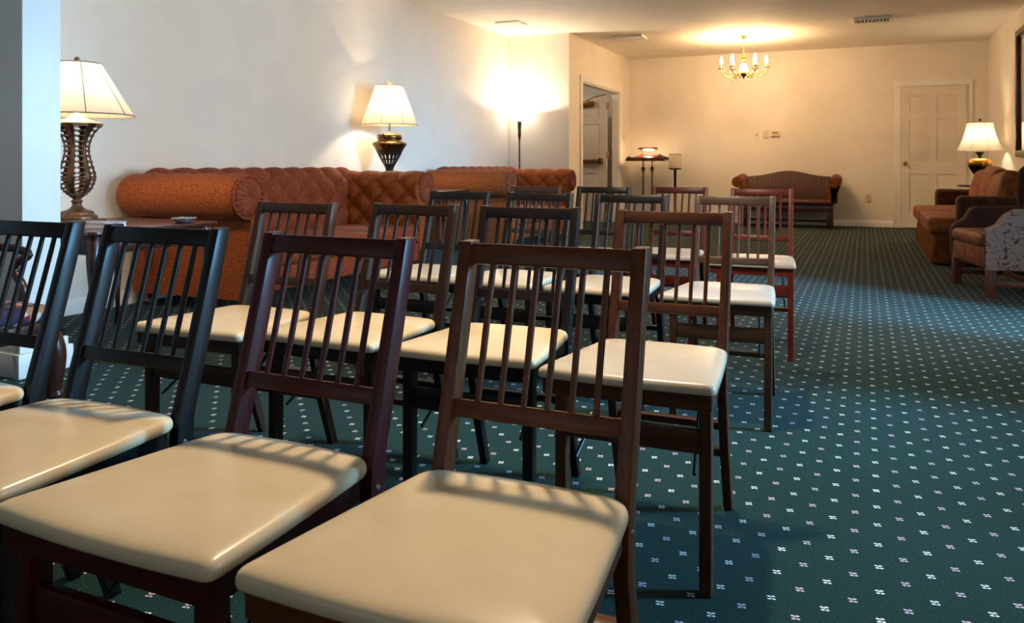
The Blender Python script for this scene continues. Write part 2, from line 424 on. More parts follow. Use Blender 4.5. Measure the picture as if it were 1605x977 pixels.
for z in (0.25, 1.12, 1.93):
    bm = bmesh.new(); tube(bm, [(-3.885, 12.70, z-0.06), (-3.885, 12.70, z+0.06)], 0.014, 12); box(bm, -3.90, -3.86, 12.70, 12.705, z-0.055, z+0.055)
    obj('hinge', bm, M_BRASS, d2, label='bright brass hinge')
bm = bmesh.new()
box(bm, XA, XA+0.018, DY0-0.09, DY0, 0, DZ+0.09, bev=0.004); box(bm, XA, XA+0.018, DY1, DY1+0.09, 0, DZ+0.09, bev=0.004); box(bm, XA, XA+0.018, DY0, DY1, DZ, DZ+0.09, bev=0.004)
box(bm, XA-0.12, XA, DY0, DY0+0.02, 0, DZ); box(bm, XA-0.12, XA, DY1-0.02, DY1, 0, DZ); box(bm, XA-0.12, XA, DY0, DY1, DZ-0.02, DZ)
struct('trim_2', bm, M_TRIM)

# ceiling vents
def vent(x0, x1, y0, y1, label, slats=9):
    t = thing('ceiling_vent', label, 'air vent', ((x0+x1)/2, (y0+y1)/2, ZC), group='louvred ceiling vents')
    hx, hy = (x1-x0)/2, (y1-y0)/2
    bm = bmesh.new()
    box(bm, -hx, hx, -hy, -hy+0.03, -0.03, -0.001, bev=0.003); box(bm, -hx, hx, hy-0.03, hy, -0.03, -0.001, bev=0.003)
    box(bm, -hx, -hx+0.03, -hy+.03, hy-.03, -0.03, -0.001, bev=0.003); box(bm, hx-0.03, hx, -hy+.03, hy-.03, -0.03, -0.001, bev=0.003)
    obj('frame', bm, M_TRIM, t)
    obj('shade_sheet', B(-hx+.03, hx-.03, -hy+.03, hy-.03, -0.004, -0.001), M_DARKVOID, t)  # flat dark sheet, paints the shade behind the slats
    bm = bmesh.new()
    for k in range(slats):
        x = -hx+0.03+(2*hx-0.06)*(k+0.5)/slats
        box(bm, -0.002, 0.002, -hy+.03, hy-.03, -0.018, 0.012, M=Matrix.Translation((x, 0, -0.016)) @ Matrix.Rotation(0.6, 4, 'Y'))
    obj('slats', bm, M_TRIM, t)
vent(-0.13, 0.31, 10.80, 11.10, 'white louvred vent in the ceiling between chandelier and right wall')
vent(-3.27, -2.85, 10.95, 11.25, 'white louvred vent in the ceiling near the open doorway')
t = thing('ceiling_plate', 'blank square plate on the ceiling above the glowing floor lamp', 'cover plate', (-4.17, 9.42, ZC))
bm = B(-0.16, 0.16, -0.16, 0.16, -0.02, -0.001, bev=0.004); obj('plate', bm, M_CEIL, t)
bm = bmesh.new()
for sx in (-0.13, 0.13): lathe(bm, [(0.006, -0.024), (0.006, -0.018)], 10, (sx, 0))
obj('screws', bm, M_TRIM, t)

# wall plates
def plate(name, x, z, w_, h, label, cat, kind):
    t = thing(name, label, cat, (x, YB, z))
    obj('cover', B(-w_/2, w_/2, -0.012 if kind != 'thermo' else -0.03, -0.001, -h/2, h/2, bev=0.003), M_PLASTIC, t)
    bm = bmesh.new()
    if kind == 'switch': box(bm, -0.008, 0.008, -0.024, -0.010, -0.014, 0.010, bev=0.002); obj('toggle', bm, M_PLASTIC, t)
    elif kind == 'thermo': box(bm, -w_*0.3, w_*0.3, -0.033, -0.029, -h*0.05, h*0.25, bev=0.001); obj('display', bm, simple('display_grey', lin(130, 120, 95), 0.3), t)
    else:
        for s in (-0.022, 0.022): box(bm, -0.016, 0.016, -0.015, -0.011, s-0.014, s+0.014, bev=0.003)
        obj('sockets', bm, simple('socket_ivory', lin(180, 164, 134), 0.4), t)
plate('light_switch', -1.46, 1.455, 0.085, 0.125, 'ivory light switch plate on the back wall beside thermostat', 'light switch', 'switch')
plate('thermostat', -1.32, 1.465, 0.14, 0.095, 'small wide ivory thermostat on the back wall', 'thermostat', 'thermo')
plate('doorbell_button', -1.61, 1.455, 0.03, 0.04, 'tiny button on the back wall next to the light switch', 'button', 'switch')
plate('power_outlet', 0.05, 0.44, 0.075, 0.12, 'ivory power outlet low on back wall between settee and door', 'power outlet', 'outlet')

# ------------------------------------------------------------------ folding chairs
CW = 0.165
def prof_y(z):   # front face of back post
    pts = [(0.0, 0.135), (0.20, 0.062), (0.36, 0.022), (0.47, 0.030), (0.58, 0.063), (0.83, 0.135)]
    for (z0, y0), (z1, y1) in zip(pts[:-1], pts[1:]):
        if z <= z1: return y0+(y1-y0)*(z-z0)/(z1-z0)
    return pts[-1][1]
def seat_outline(inset=0.0, n=8):
    hwB, hwF, yb, yf, rB, rF = 0.167, 0.211, 0.022, -0.358, 0.034, 0.020
    c = [(-hwB, yb, rB), (hwB, yb, rB), (hwF, yf, rF), (-hwF, yf, rF)]
    out = []
    for i in range(4):
        p = Vector(c[i][:2]); a = (Vector(c[i-1][:2])-p).normalized(); b_ = (Vector(c[(i+1) % 4][:2])-p).normalized(); r = c[i][2]
        p0, p2 = p+a*r, p+b_*r
        for k in range(n+1):
            t = k/n; q = p0*(1-t)**2+p*2*t*(1-t)+p2*t*t
            out.append(q)
        # points along the following edge
        q0 = p2; nx = Vector(c[(i+1) % 4][:2]); bb = (p-nx).normalized(); q1 = nx+bb*c[(i+1) % 4][2]
        for k in range(1, 6):
            out.append(q0.lerp(q1, k/6))
    res = []
    for q in out:
        x, y = q
        u = 1-min(1, (x/0.19)**2)
        if y > -0.05: y += 0.018*u
        elif y < -0.31: y -= 0.008*u
        x += 0.004*math.copysign(1, x)*(1-((y+0.18)/0.2)**2) if abs(x) > 0.12 else 0
        x += 0.045*min(0, y)
        cx, cy = -0.008, -0.18
        d = Vector((x-cx, y-cy)); L = d.length; k = max(0, (L-inset)/L)
        # inset roughly equal on all sides
        res.append((cx+d.x*k, cy+d.y*k))
    return res
def rings_mesh(bm, rings, cap_top=True, cap_bot=True):
    V = [[bm.verts.new(p) for p in r] for r in rings]; n = len(V[0])
    for i in range(len(V)-1):
        for k in range(n): bm.faces.new((V[i][k], V[i][(k+1) % n], V[i+1][(k+1) % n], V[i+1][k]))
    if cap_bot: bm.faces.new(V[0][::-1])
    if cap_top: bm.faces.new(V[-1])
    bmesh.ops.recalc_face_normals(bm, faces=bm.faces)
CHM = {}
def chair_mesh(part, k=0):
    key = (part, k)
    if key in CHM: return CHM[key]
    bm = bmesh.new(); ang = 35
    if part == 'back_post':
        zs = [0.0, 0.10, 0.20, 0.30, 0.36, 0.42, 0.47, 0.52, 0.58, 0.70, 0.832]
        dep = lambda z: 0.030+0.012*min(1, z/0.3)-0.006*max(0, (z-0.5)/0.33)
        f = [(prof_y(z), z) for z in zs]; b_ = [(prof_y(z)+dep(z), z) for z in zs[::-1]]
        prism(bm, f+b_, 'x', k*CW, k*(CW-0.024), bev=0.003)
    elif part == 'top_rail':
        M_ = Matrix.Translation((0, prof_y(0.815), 0.813)) @ Matrix.Rotation(-0.28, 4, 'X')
        box(bm, -CW+0.022, CW-0.022, 0.002, 0.022, -0.017, 0.018, bev=0.003, M=M_)
    elif part == 'lower_rail':
        M_ = Matrix.Translation((0, prof_y(0.567), 0.567)) @ Matrix.Rotation(-0.28, 4, 'X')
        box(bm, -CW+0.022, CW-0.022, 0.004, 0.024, -0.015, 0.014, bev=0.003, M=M_)
    elif part == 'spindle':
        x = -0.141+0.282*(k+1)/7
        p = [(x, prof_y(z)+0.012, z) for z in (0.575, 0.64, 0.70, 0.76, 0.80)]
        tube(bm, p, [0.0052, 0.0058, 0.0060, 0.0058, 0.0054], 10); ang = 60
    elif part == 'seat':
        R = []
        for ins, z in ((0.010, 0.453), (0.002, 0.4535), (0.0, 0.456), (-0.001, 0.461), (-0.0005, 0.467), (0.002, 0.472), (0.006, 0.4755), (0.012, 0.478), (0.025, 0.4805), (0.05, 0.4828), (0.09, 0.4845), (0.14, 0.4852)):
            R.append([(x, y, z) for x, y in seat_outline(ins)])
        rings_mesh(bm, R); ang = 70
    elif part == 'seat_frame':
        R = [[(x, y, z) for x, y in seat_outline(i)] for i, z in ((0.013, 0.414), (0.010, 0.416), (0.010, 0.4535))]
        R = [[(x, max(y, -0.345), z) for x, y, z in r] for r in R]
        Ri = [[(x, y, z) for x, y in seat_outline(i)] for i, z in ((0.035, 0.4535), (0.035, 0.414))]
        rr = R+Ri
        V = [[bm.verts.new(p) for p in r] for r in rr]; n = len(V[0])
        for i in range(len(V)):
            j = (i+1) % len(V)
            for q in range(n): bm.faces.new((V[i][q], V[i][(q+1) % n], V[j][(q+1) % n], V[j][q]))
        bmesh.ops.recalc_face_normals(bm, faces=bm.faces)
    elif part == 'front_leg':
        pts = [(-0.345, 0), (-0.345, 0.410)]
        pts += [(-0.3275-0.0175*math.cos(a), 0.412+0.0175*math.sin(a)) for a in [PI*i/8 for i in range(0, 9)]]
        pts += [(-0.308, 0.38), (-0.314, 0)]
        prism(bm, pts, 'x', k*0.184, k*0.157, bev=0.002)
    elif part == 'front_rail':
        box(bm, -0.158, 0.158, -0.340, -0.320, 0.315, 0.368, bev=0.003)
    elif part == 'rear_stretcher':
        z = (0.255, 0.175)[k]
        y = prof_y(z)+0.012
        box(bm, -CW+0.02, CW-0.02, y, y+0.030, z-0.010, z+0.010, bev=0.003)
    elif part == 'brace':
        tube(bm, [(k*0.120, -0.10, 0.405), (k*0.135, -0.25, 0.30), (k*0.142, -0.315, 0.26)], 0.0045, 8)
    elif part == 'bolt':
        tube(bm, [(k*(CW-0.001), prof_y(0.42)+0.018, 0.42), (k*(CW+0.003), prof_y(0.42)+0.018, 0.42)], [0.0055, 0.004], 12)
    me = bpy.data.meshes.new(part); bm.to_mesh(me); bm.free()
    for p in me.polygons: p.use_smooth = True
    me.set_sharp_from_angle(angle=math.radians(ang)); me.materials.append(M_TRIM)
    CHM[key] = me; return me
def chair(x, y, deg, wcol, scol, label):
    t = thing('folding_chair', label, 'chair', (x, y, 0), math.radians(deg), 'slat-backed folding chairs in four rows')
    mz = wood('w%d_%d_%d' % wcol, lin(*wcol), 0.36, 'z', 0.25, 0.0, 0.28); mx = wood('w%d_%d_%d' % wcol, lin(*wcol), 0.36, 'x', 0.25, 0.0, 0.28)
    ms = simple('vinyl%d_%d_%d' % scol, lin(*scol), 0.27, 0, 0.04, 9, bmp=0.03)
    def add(part, k, m):
        me = chair_mesh(part, k)
        o = bpy.data.objects.new(part, me); COL.objects.link(o); o.parent = t
        o.material_slots[0].link = 'OBJECT'; o.material_slots[0].material = m
    for s in (-1, 1):
        add('back_post', s, mz); add('front_leg', s, mz); add('brace', s, M_DSTEEL); add('bolt', s, M_STEEL)
    add('top_rail', 0, mx); add('lower_rail', 0, mx)
    for k in range(6): add('spindle', k, mz)
    add('seat', 0, ms); add('seat_frame', 0, mx); add('front_rail', 0, mx)
    add('rear_stretcher', 0, mx); add('rear_stretcher', 1, mx)
    return t
BRN, RED, BLK, MHG, GRY, DRK = (92, 48, 18), (66, 16, 14), (25, 17, 15), (100, 36, 22), (74, 54, 40), (46, 29, 20)
CRM, CRW, WHT = (216, 192, 154), (196, 179, 155), (192, 184, 174)
for a_ in [
 (-0.478, 1.103, 1.1, BRN, CRM, 'warm brown folding chair at the aisle end of the front row'),
 (-0.917, 1.098, -1.0, RED, CRM, 'reddish mahogany folding chair in the front row beside the warm brown aisle chair'),
 (-1.385, 1.127, 0.8, BLK, CRM, 'near-black folding chair in the front row, third from the aisle'),
 (-1.841, 1.144, 0.2, BLK, CRM, 'near-black folding chair in the front row farthest from the aisle, seat mostly out of frame'),
 (-0.500, 2.140, 0.8, (78, 44, 26), CRW, 'brown folding chair at the aisle end of the second row, pale seat'),
 (-0.963, 2.187, 2.8, (28, 19, 18), CRM, 'black-brown folding chair second from the aisle in the second row'),
 (-1.396, 2.184, -2.6, DRK, CRM, 'dark folding chair third from the aisle in the second row'),
 (-1.840, 2.131, 0.4, (60, 40, 30), CRM, 'brown folding chair of the second row standing farthest from the aisle'),
 (-0.500, 3.340, 1.8, GRY, WHT, 'greyish brown folding chair with white seat at the aisle end of the third row'),
 (-0.959, 3.347, -0.6, (22, 17, 18), CRW, 'black folding chair second from the aisle in the third row'),
 (-1.410, 3.358, -2.7, (22, 17, 17), CRW, 'black folding chair third from the aisle in the third row'),
 (-1.845, 3.378, -1.7, (24, 18, 17), CRW, 'black folding chair in the third row beside the near sofa, farthest from the aisle'),
 (-0.515, 4.462, 2.3, MHG, WHT, 'mahogany red folding chair with white seat at the aisle end of the last row'),
 (-1.008, 4.603, -0.9, (80, 28, 20), WHT, 'mahogany red folding chair second from the aisle in the last row'),
 (-1.429, 4.455, 0.3, (22, 18, 17), CRW, 'black folding chair third from the aisle in the last row'),
 (-1.850, 4.387, -2.5, (66, 48, 38), CRW, 'faded brown folding chair in the last row, farthest from the aisle'),
]: chair(*a_)

# ------------------------------------------------------------------ tufted rolled-arm sofas
F_RUST = fabric('rust_brocade', lin(92, 34, 8), lin(168, 84, 24), 120, 0.5)
F_RUST_LIT = fabric('rust_brocade_lit_front', lin(88, 32, 14), lin(150, 70, 34), 120, 0.5)  # same brocade, with the pinker light on its front put into the colour
def tuft(s, t, ps, pt, edge_t=None):
    """puff height 0..1 of diamond tufting; buttons at lattice points"""
    if edge_t is not None and t > edge_t:
        a = abs(math.sin(PI*s/ps)); k = min(1, (t-edge_t)/pt)
        u = s/ps+edge_t/pt; w_ = s/ps-edge_t/pt
        return a**0.55
    u = (s/ps+t/pt)/1.0; w_ = (s/ps-t/pt)/1.0
    return (abs(math.sin(PI*u/1.0))*abs(math.sin(PI*w_/1.0)))**0.42
def roll_section(th0, th1, n, R, c):
    return [(c[0]+R*math.cos(th0+(th1-th0)*i/n), c[1]+R*math.sin(th0+(th1-th0)*i/n)) for i in range(n+1)]
def sofa(y0, L, x_off, label, hide=False):
    """stands with its back to the left wall; local: x 0 (wall) .. 1.0 front, y 0..L"""
    t = thing('tufted_sofa', label, 'sofa', (XL+0.05+x_off, y0, 0), 0, 'rust tufted rolled-arm sofas')
    D = 1.05; R = 0.145; zc = 0.755
    # base and outer panels
    bm = bmesh.new(); box(bm, 0.12, D-0.10, 0.20, L-0.20, 0.10, 0.30, bev=0.02)
    obj('base', bm, F_RUST, t)
    # section: list of (outward, z) from seat up the inner face, over the roll, down the outer side
    inner = [(0.0, 0.30), (0.0, 0.45), (0.0, 0.60), (0.004, 0.70)]
    def section():
        s = []
        for i in range(14): k = i/13; s.append((0.0+0.03*k*0, 0.30+0.42*k))
        s += roll_section(PI-0.15, -1.75, 26, R, (R, zc))[0:]
        s += [(0.115, 0.58), (0.11, 0.40), (0.11, 0.20), (0.11, 0.09)]
        return s
    S = section()
    # arc length along section and normals
    al = [0]
    for a_, b_ in zip(S[:-1], S[1:]): al.append(al[-1]+math.hypot(b_[0]-a_[0], b_[1]-a_[1]))
    nrm = []
    for i in range(len(S)):
        a_, b_ = S[max(i-1, 0)], S[min(i+1, len(S)-1)]; dx, dz = b_[0]-a_[0], b_[1]-a_[1]; l = math.hypot(dx, dz) or 1
        nrm.append((-dz/l, dx/l))
    def dens(n):   # resample
        out = []
        for q in range(n):
            a_ = al[-1]*q/(n-1)
            for i in range(len(al)-1):
                if a_ <= al[i+1]+1e-9:
                    k = (a_-al[i])/(al[i+1]-al[i] or 1)
                    out.append((S[i][0]*(1-k)+S[i+1][0]*k, S[i][1]*(1-k)+S[i+1][1]*k, nrm[i][0]*(1-k)+nrm[i+1][0]*k, nrm[i][1]*(1-k)+nrm[i+1][1]*k, a_)); break
        return out
    DS = dens(90)
    T_END = 0.62       # tufting fades out past the crown of the roll
    ps, pt = 0.235, 0.20
    def puff(s, a_, amp=0.050):
        if a_ > T_END+0.10: return 0
        f = 1-max(0, (a_-T_END)/0.10)
        return (tuft(s, a_-0.10, ps*1.0, pt*2*0.55, 0.42)*amp-amp*0.5)*f
    # back (runs along y), outward = -x from x=0.30
    bm = bmesh.new(); nB = int((L-0.24)/0.014)
    def fb(u, v):
        o, z, nx, nz, a_ = DS[min(int(round(v*89)), 89)]; s = u*(L-0.24)
        d = puff(s, a_); e = min(s, L-0.24-s)
        o2, z2 = o+nx*d, z+nz*d+0.03*min(1, max(0, (z-0.6)/0.2))
        if e < 0.12 and z2 > 0.5:
            k = math.sqrt(max(0.0, 1-((0.12-e)/0.12)**2))
            o2 = R+(o2-R)*k; z2 = zc+0.01+(z2-zc-0.01)*k
        return (0.30-o2, 0.12+s, z2)
    grid(bm, fb, nB, 90); bmesh.ops.recalc_face_normals(bm, faces=bm.faces)
    # close the ends of the back
    obj('back', bm, F_RUST_LIT, t, angle=180)
    # arms
    for side in (0, 1):
        ya = 0.30 if side == 0 else L-0.30; sg = -1 if side == 0 else 1
        bm = bmesh.new()
        def fa(u, v, ya=ya, sg=sg):
            o, z, nx, nz, a_ = DS[min(int(round(v*89)), 89)]
            x = 0.0+u*D
            d = puff((D-x), a_, 0.040)
            o2, z2 = o+nx*d, z+nz*d
            k = 1.0
            if x < 0.07: k = math.sqrt(max(0.0, 1-((0.07-x)/0.07)**2))*0.999+0.001
            e = D-x
            if e < 0.03: k = 0.90+0.10*math.sqrt(max(0, 1-((0.03-e)/0.03)**2))
            if z2 > 0.50: o2 = R+(o2-R)*k; z2 = zc+(z2-zc)*k
            return (x, ya+sg*o2, z2)
        V = grid(bm, fa, 62, 90); 
        bm.faces.new([V[61][j] for j in range(90)])
        bmesh.ops.recalc_face_normals(bm, faces=bm.faces)
        arm = obj('arm', bm, F_RUST, t, angle=65)
        # scroll disc on the front: pleated sunburst with a centre button
        bm = bmesh.new(); cy = ya+sg*R
        def fd(u, v):
            th = u*2*PI; r = v*R*0.86
            return (D+0.004+0.028*math.sin(PI*min(1, v*1.0))**0.7+0.008*math.cos(th*18)*v, cy+r*math.cos(th), zc+r*math.sin(th))
        grid(bm, fd, 96, 10, cu=True); bmesh.ops.remove_doubles(bm, verts=bm.verts, dist=1e-5); bmesh.ops.recalc_face_normals(bm, faces=bm.faces)
        obj('scroll', bm, F_RUST_LIT, arm, angle=180)
        bm = bmesh.new(); pp = [(D+0.004, cy+R*0.93*math.cos(a2), zc+R*0.93*math.sin(a2)) for a2 in [2*PI*i/32 for i in range(33)]]
        tube(bm, pp, 0.007, 8); tube(bm, [(D+.004, ya+sg*0.01, 0.62), (D+.004, ya+sg*0.008, 0.40), (D+.004, ya+sg*0.008, 0.12)], 0.006, 8)
        obj('piping', bm, F_RUST_LIT, arm, angle=80)
    # seat cushions
    n = 3 if L > 2.4 else 2; cl = (L-0.60)/n
    for i in range(n):
        bm = bmesh.new()
        def cush(a0, a1, z0, z1, x0, x1):
            def f(u, v):
                th = v*2*PI
                return None
            box(bm, x0, x1, a0, a1, z0, z1, bev=0.045, seg=5)
            for vv in bm.verts:
                if vv.co.z > (z0+z1)/2:
                    uu = (vv.co.x-x0)/(x1-x0); ww = (vv.co.y-a0)/(a1-a0)
                    vv.co.z += 0.03*max(0, math.sin(PI*uu)*math.sin(PI*ww))
        cush(0.30+i*cl+0.004, 0.30+(i+1)*cl-0.004, 0.285, 0.425, 0.27, D+0.02)
        bmesh.ops.subdivide_edges(bm, edges=[e for e in bm.edges if e.calc_length() > 0.15], cuts=5, use_grid_fill=True)
        for vv in bm.verts:
            uu = (vv.co.x-0.27)/(D-0.25); ww = (vv.co.y-0.30-i*cl)/cl
            if vv.co.z > 0.42: vv.co.z += 0.02*max(0, math.sin(PI*uu)*math.sin(PI*ww))
        obj('seat_cushion', bm, F_RUST_LIT, t, angle=70)
    # front border below the cushions
    bm = bmesh.new(); box(bm, D-0.12, D, 0.28, L-0.28, 0.12, 0.285, bev=0.025, seg=4); obj('front_border', bm, F_RUST_LIT, t, angle=60)
    for x in (0.12, D-0.08):
        for y in (0.24, L-0.24):
            bm = bmesh.new(); lathe(bm, smoothprof([(0.020, 0), (0.028, 0.02), (0.022, 0.05), (0.034, 0.09), (0.036, 0.125)], 4), 16, (x, y))
            obj('leg', bm, M_DWOODZ, t, label='dark turned wooden foot')
    return t
sofa(3.78, 2.56, 0.0, 'long rust tufted sofa with rolled arms between the two lamp tables')
sofa(7.78, 2.30, 0.04, 'rust tufted sofa with rolled arms in the corner by the floor lamp')

# ------------------------------------------------------------------ end tables
def cabriole(bm, x, y, sx, sy, h, r=0.028):
    pts = [(0, 0, h), (0.012, 0.012, h-0.06), (0.022, 0.022, h-0.14), (0.012, 0.012, h-0.28), (-0.004, -0.004, h*0.35), (-0.002, -0.002, 0.10), (0.012, 0.012, 0.035), (0.022, 0.022, 0.012), (0.022, 0.022, 0.0)]
    rr = [r*1.1, r*1.25, r*1.2, r*0.85, r*0.55, r*0.5, r*0.7, r*0.95, r*0.8]
    P = smoothprof([(x+sx*p[0], y+sy*p[1], p[2], q) for p, q in zip(pts, rr)], 4)
    tube(bm, [p[:3] for p in P], [p[3] for p in P], 12)
def end_table(x0, x1, y0, y1, z, label, edge=None):
    t = thing('end_table', label, 'side table', ((x0+x1)/2, (y0+y1)/2, 0), 0)
    hx, hy = (x1-x0)/2, (y1-y0)/2
    bm = bmesh.new(); out = []
    c = 0.05
    for i in range(4):   # top with shaped corners
        sx, sy = ((-1, -1), (1, -1), (1, 1), (-1, 1))[i]
        a0 = {0: PI, 1: -PI/2, 2: 0, 3: PI/2}[i]
        for k in range(6): th = a0+k/5*PI/2; out.append((sx*(hx-c)+c*math.cos(th), sy*(hy-c)+c*math.sin(th)))
    prism(bm, out, 'z', z-0.022, z, bev=0.006, seg=3); tp = obj('table_top', bm, M_DWOOD, t)
    bm = bmesh.new()
    for a_, b_, cc, dd in ((-hx+.05, hx-.05, -hy+.045, -hy+.065), (-hx+.05, hx-.05, hy-.065, hy-.045), (-hx+.045, -hx+.065, -hy+.05, hy-.05), (hx-.065, hx-.045, -hy+.05, hy-.05)):
        box(bm, a_, b_, cc, dd, z-0.12, z-0.022, bev=0.003)
    obj('apron', bm, M_DWOODZ, t)
    bm = bmesh.new(); box(bm, hx-0.046, hx-0.036, -hy+0.12, hy-0.12, z-0.108, z-0.034, bev=0.003); dr = obj('drawer', bm, M_DWOOD, t)
    bm = bmesh.new(); tube(bm, [(hx-0.036, 0, z-0.07), (hx-0.02, 0, z-0.07), (hx-0.012, 0, z-0.07)], [0.006, 0.012, 0.010], 12); obj('knob', bm, M_ABRASS, dr)
    for sx in (-1, 1):
        for sy in (-1, 1):
            bm = bmesh.new(); cabriole(bm, sx*(hx-0.07), sy*(hy-0.07), sx, sy, z-0.022); obj('leg', bm, M_DWOODZ, t)
    return t
end_table(-4.20, -3.38, 2.68, 3.52, 0.640, 'dark polished end table with curved legs between stub wall and long sofa')
end_table(-4.58, -3.85, 6.56, 7.66, 0.700, 'dark end table between the two rust sofas')
# books under the first lamp's edge, a small dish on the table corner
t = thing('book', 'pale lavender grey book lying on the end table next to the openwork lamp', 'book', (-3.60, 2.90, 0.640), 0.15)
obj('pages', B(-0.10, 0.097, -0.072, 0.072, 0.004, 0.026), simple('page_paper', lin(220, 212, 205), 0.8), t)
bm = bmesh.new(); box(bm, -0.105, 0.103, -0.075, 0.075, 0.0, 0.004, bev=0.001); box(bm, -0.105, 0.103, -0.075, 0.075, 0.026, 0.030, bev=0.001); box(bm, -0.105, -0.101, -0.075, 0.075, 0.002, 0.028)
obj('cover', bm, simple('book_cover', lin(150, 145, 170), 0.5), t)
t = thing('glass_dish', 'small shiny glass dish on the far corner of the lamp table by the sofa', 'dish', (-3.47, 3.33, 0.640))
bm = bmesh.new(); lathe(bm, smoothprof([(0.0, 0.004), (0.03, 0.004), (0.05, 0.012), (0.062, 0.024), (0.066, 0.026), (0.06, 0.018), (0.04, 0.002), (0.0, 0.0)], 3), 28, caps=False)
obj('bowl', bm, simple('silvered_glass', lin(190, 185, 190), 0.12, 0.8), t)
bm = bmesh.new(); ring(bm, 0.065, 0.003, 0.026); obj('rim', bm, M_STEEL, t)

# ------------------------------------------------------------------ table lamps
def lamp_shade(t, R0, z0, R1, z1, seams=8, bell=False, power=18, zl=None, col=WARMW):
    pr = [(R0+(R1-R0)*k/12, z0+(z1-z0)*k/12) for k in range(13)]
    mod = None
    if bell:
        pr = [(R1+(R0-R1)*((1-k/14)**2.0*0.75+(1-k/14)*0.25), z0+(z1-z0)*k/14) for k in range(15)]
        mod = lambda a, z: 1+0.035*abs(math.cos(a*4))*max(0, (z1-z)/(z1-z0))
    bm = bmesh.new(); lathe(bm, pr, 64, mod=mod, caps=False); sh = obj('lamp_shade', bm, M_SHADE, t, 180)
    if not bell:
        bm = bmesh.new(); ring(bm, R0, 0.0035, z0, seg=64); obj('trim_band', bm, M_PIPE, sh, 180)
    bm = bmesh.new(); ring(bm, R1, 0.0035, z1, seg=48); obj('trim_band', bm, M_PIPE, sh, 180)
    bm = bmesh.new()
    for k in range(seams):
        a = 2*PI*(k+0.35)/seams
        tube(bm, [((r+0.001)*(mod(a, z) if mod else 1)*math.cos(a), (r+0.001)*(mod(a, z) if mod else 1)*math.sin(a), z) for r, z in pr], 0.0022, 6)
    obj('seams', bm, M_PIPE if not bell else M_SHADE, sh, 180)
    zl = zl or (z0*0.55+z1*0.45)
    bm = bmesh.new(); lathe(bm, smoothprof([(0.001, zl+0.045), (0.02, zl+0.035), (0.03, zl+0.005), (0.022, zl-0.03), (0.014, zl-0.05)], 4), 20); obj('bulb', bm, M_BULB, t, 180)
    for dx in (-1, 1): light('bulb_light', 'POINT', (dx*0.055, 0, zl), power/2, col, 0.03, parent=t)
    # harp, spider and finial
    bm = bmesh.new()
    pts = [(0, 0.05*math.sin(a_), (zl-0.06)+(z1-zl+0.06)*0.5*(1-math.cos(a_))) for a_ in [PI*i/14 for i in range(15)]]
    tube(bm, pts, 0.002, 6); tube(bm, [(p[0], -p[1], p[2]) for p in pts], 0.002, 6)
    for k in range(3):
        a = 2*PI*k/3; tube(bm, [(0, 0, z1), (R1*math.cos(a), R1*math.sin(a), z1)], 0.002, 6)
    obj('harp', bm, M_BRASS, t)
def finial(t, z, r, m=M_ABRASS):
    bm = bmesh.new(); lathe(bm, smoothprof([(0.004, z-0.01), (0.006, z), (r*0.9, z+r*0.2), (r, z+r*0.9), (r*0.7, z+r*1.7), (0.002, z+r*2)], 4), 18); obj('finial', bm, m, t, 180)

# first lamp: openwork metal vase body
t = thing('table_lamp', 'tall lit table lamp with openwork bronze vase body beside the stub wall', 'lamp', (-3.90, 3.0, 0.640))
Z = lambda a_: a_-0.640
bm = bmesh.new()
box(bm, -0.105, 0.105, -0.105, 0.105, 0.0, 0.03, bev=0.004)
lathe(bm, smoothprof([(0.10, 0.03), (0.10, 0.045), (0.085, 0.055), (0.078, 0.07), (0.04, 0.085), (0.022, 0.11), (0.030, 0.125), (0.020, 0.137), (0.034, 0.15), (0.045, 0.160)], 4), 32)
obj('base', bm, M_BRONZE, t, 50)
VP_ = smoothprof([(0.042, Z(0.805)), (0.066, Z(0.83)), (0.084, Z(0.875)), (0.086, Z(0.91)), (0.070, Z(0.97)), (0.057, Z(1.03)), (0.060, Z(1.08)), (0.085, Z(1.14)), (0.124, Z(1.183))], 6)
bm = bmesh.new(); NS = 6
for k in range(NS):
    a0 = 2*PI*k/NS
    def fs(u, v, a0=a0):
        j = min(int(round(v*(len(VP_)-1))), len(VP_)-1); r, z = VP_[j]
        a = a0+(u-0.5)*2*PI/NS*0.46; bul = 0.006*math.cos((u-0.5)*PI)
        return ((r+bul)*math.cos(a), (r+bul)*math.sin(a), z)
    tt = bmesh.new(); grid(tt, fs, 7, len(VP_)); bmesh.ops.solidify(tt, geom=tt.faces[:], thickness=0.004); bmesh.ops.recalc_face_normals(tt, faces=tt.faces); merge(bm, tt)
    # beaded edges and rungs in the gaps
    am = a0+PI/NS
    for j in range(1, len(VP_), 3):
        r, z = VP_[j]
        for sgn in (-1, 1):
            a = am+sgn*2*PI/NS*0.25
            tt = bmesh.new(); bmesh.ops.create_icosphere(tt, subdivisions=1, radius=0.0085, matrix=Matrix.Translation(((r+.002)*math.cos(a), (r+.002)*math.sin(a), z))); merge(bm, tt)
        tube(bm, [((r+.001)*math.cos(am+q*2*PI/NS*0.25), (r+.001)*math.sin(am+q*2*PI/NS*0.25), z) for q in (-1, 0, 1)], 0.0028, 6)
obj('openwork_body', bm, M_BRONZE, t, 60)
bm = bmesh.new(); lathe(bm, smoothprof([(0.118, Z(1.178)), (0.126, Z(1.183)), (0.126, Z(1.190)), (0.095, Z(1.198)), (0.055, Z(1.212)), (0.030, Z(1.235)), (0.010, Z(1.25)), (0.010, Z(1.33))], 4), 36)
obj('cap', bm, simple('gilt_cap', lin(190, 160, 110), 0.4, 0.6), t, 50)
lamp_shade(t, 0.283, Z(1.232), 0.118, Z(1.512), 8, power=13, zl=Z(1.37))
finial(t, Z(1.520), 0.014)
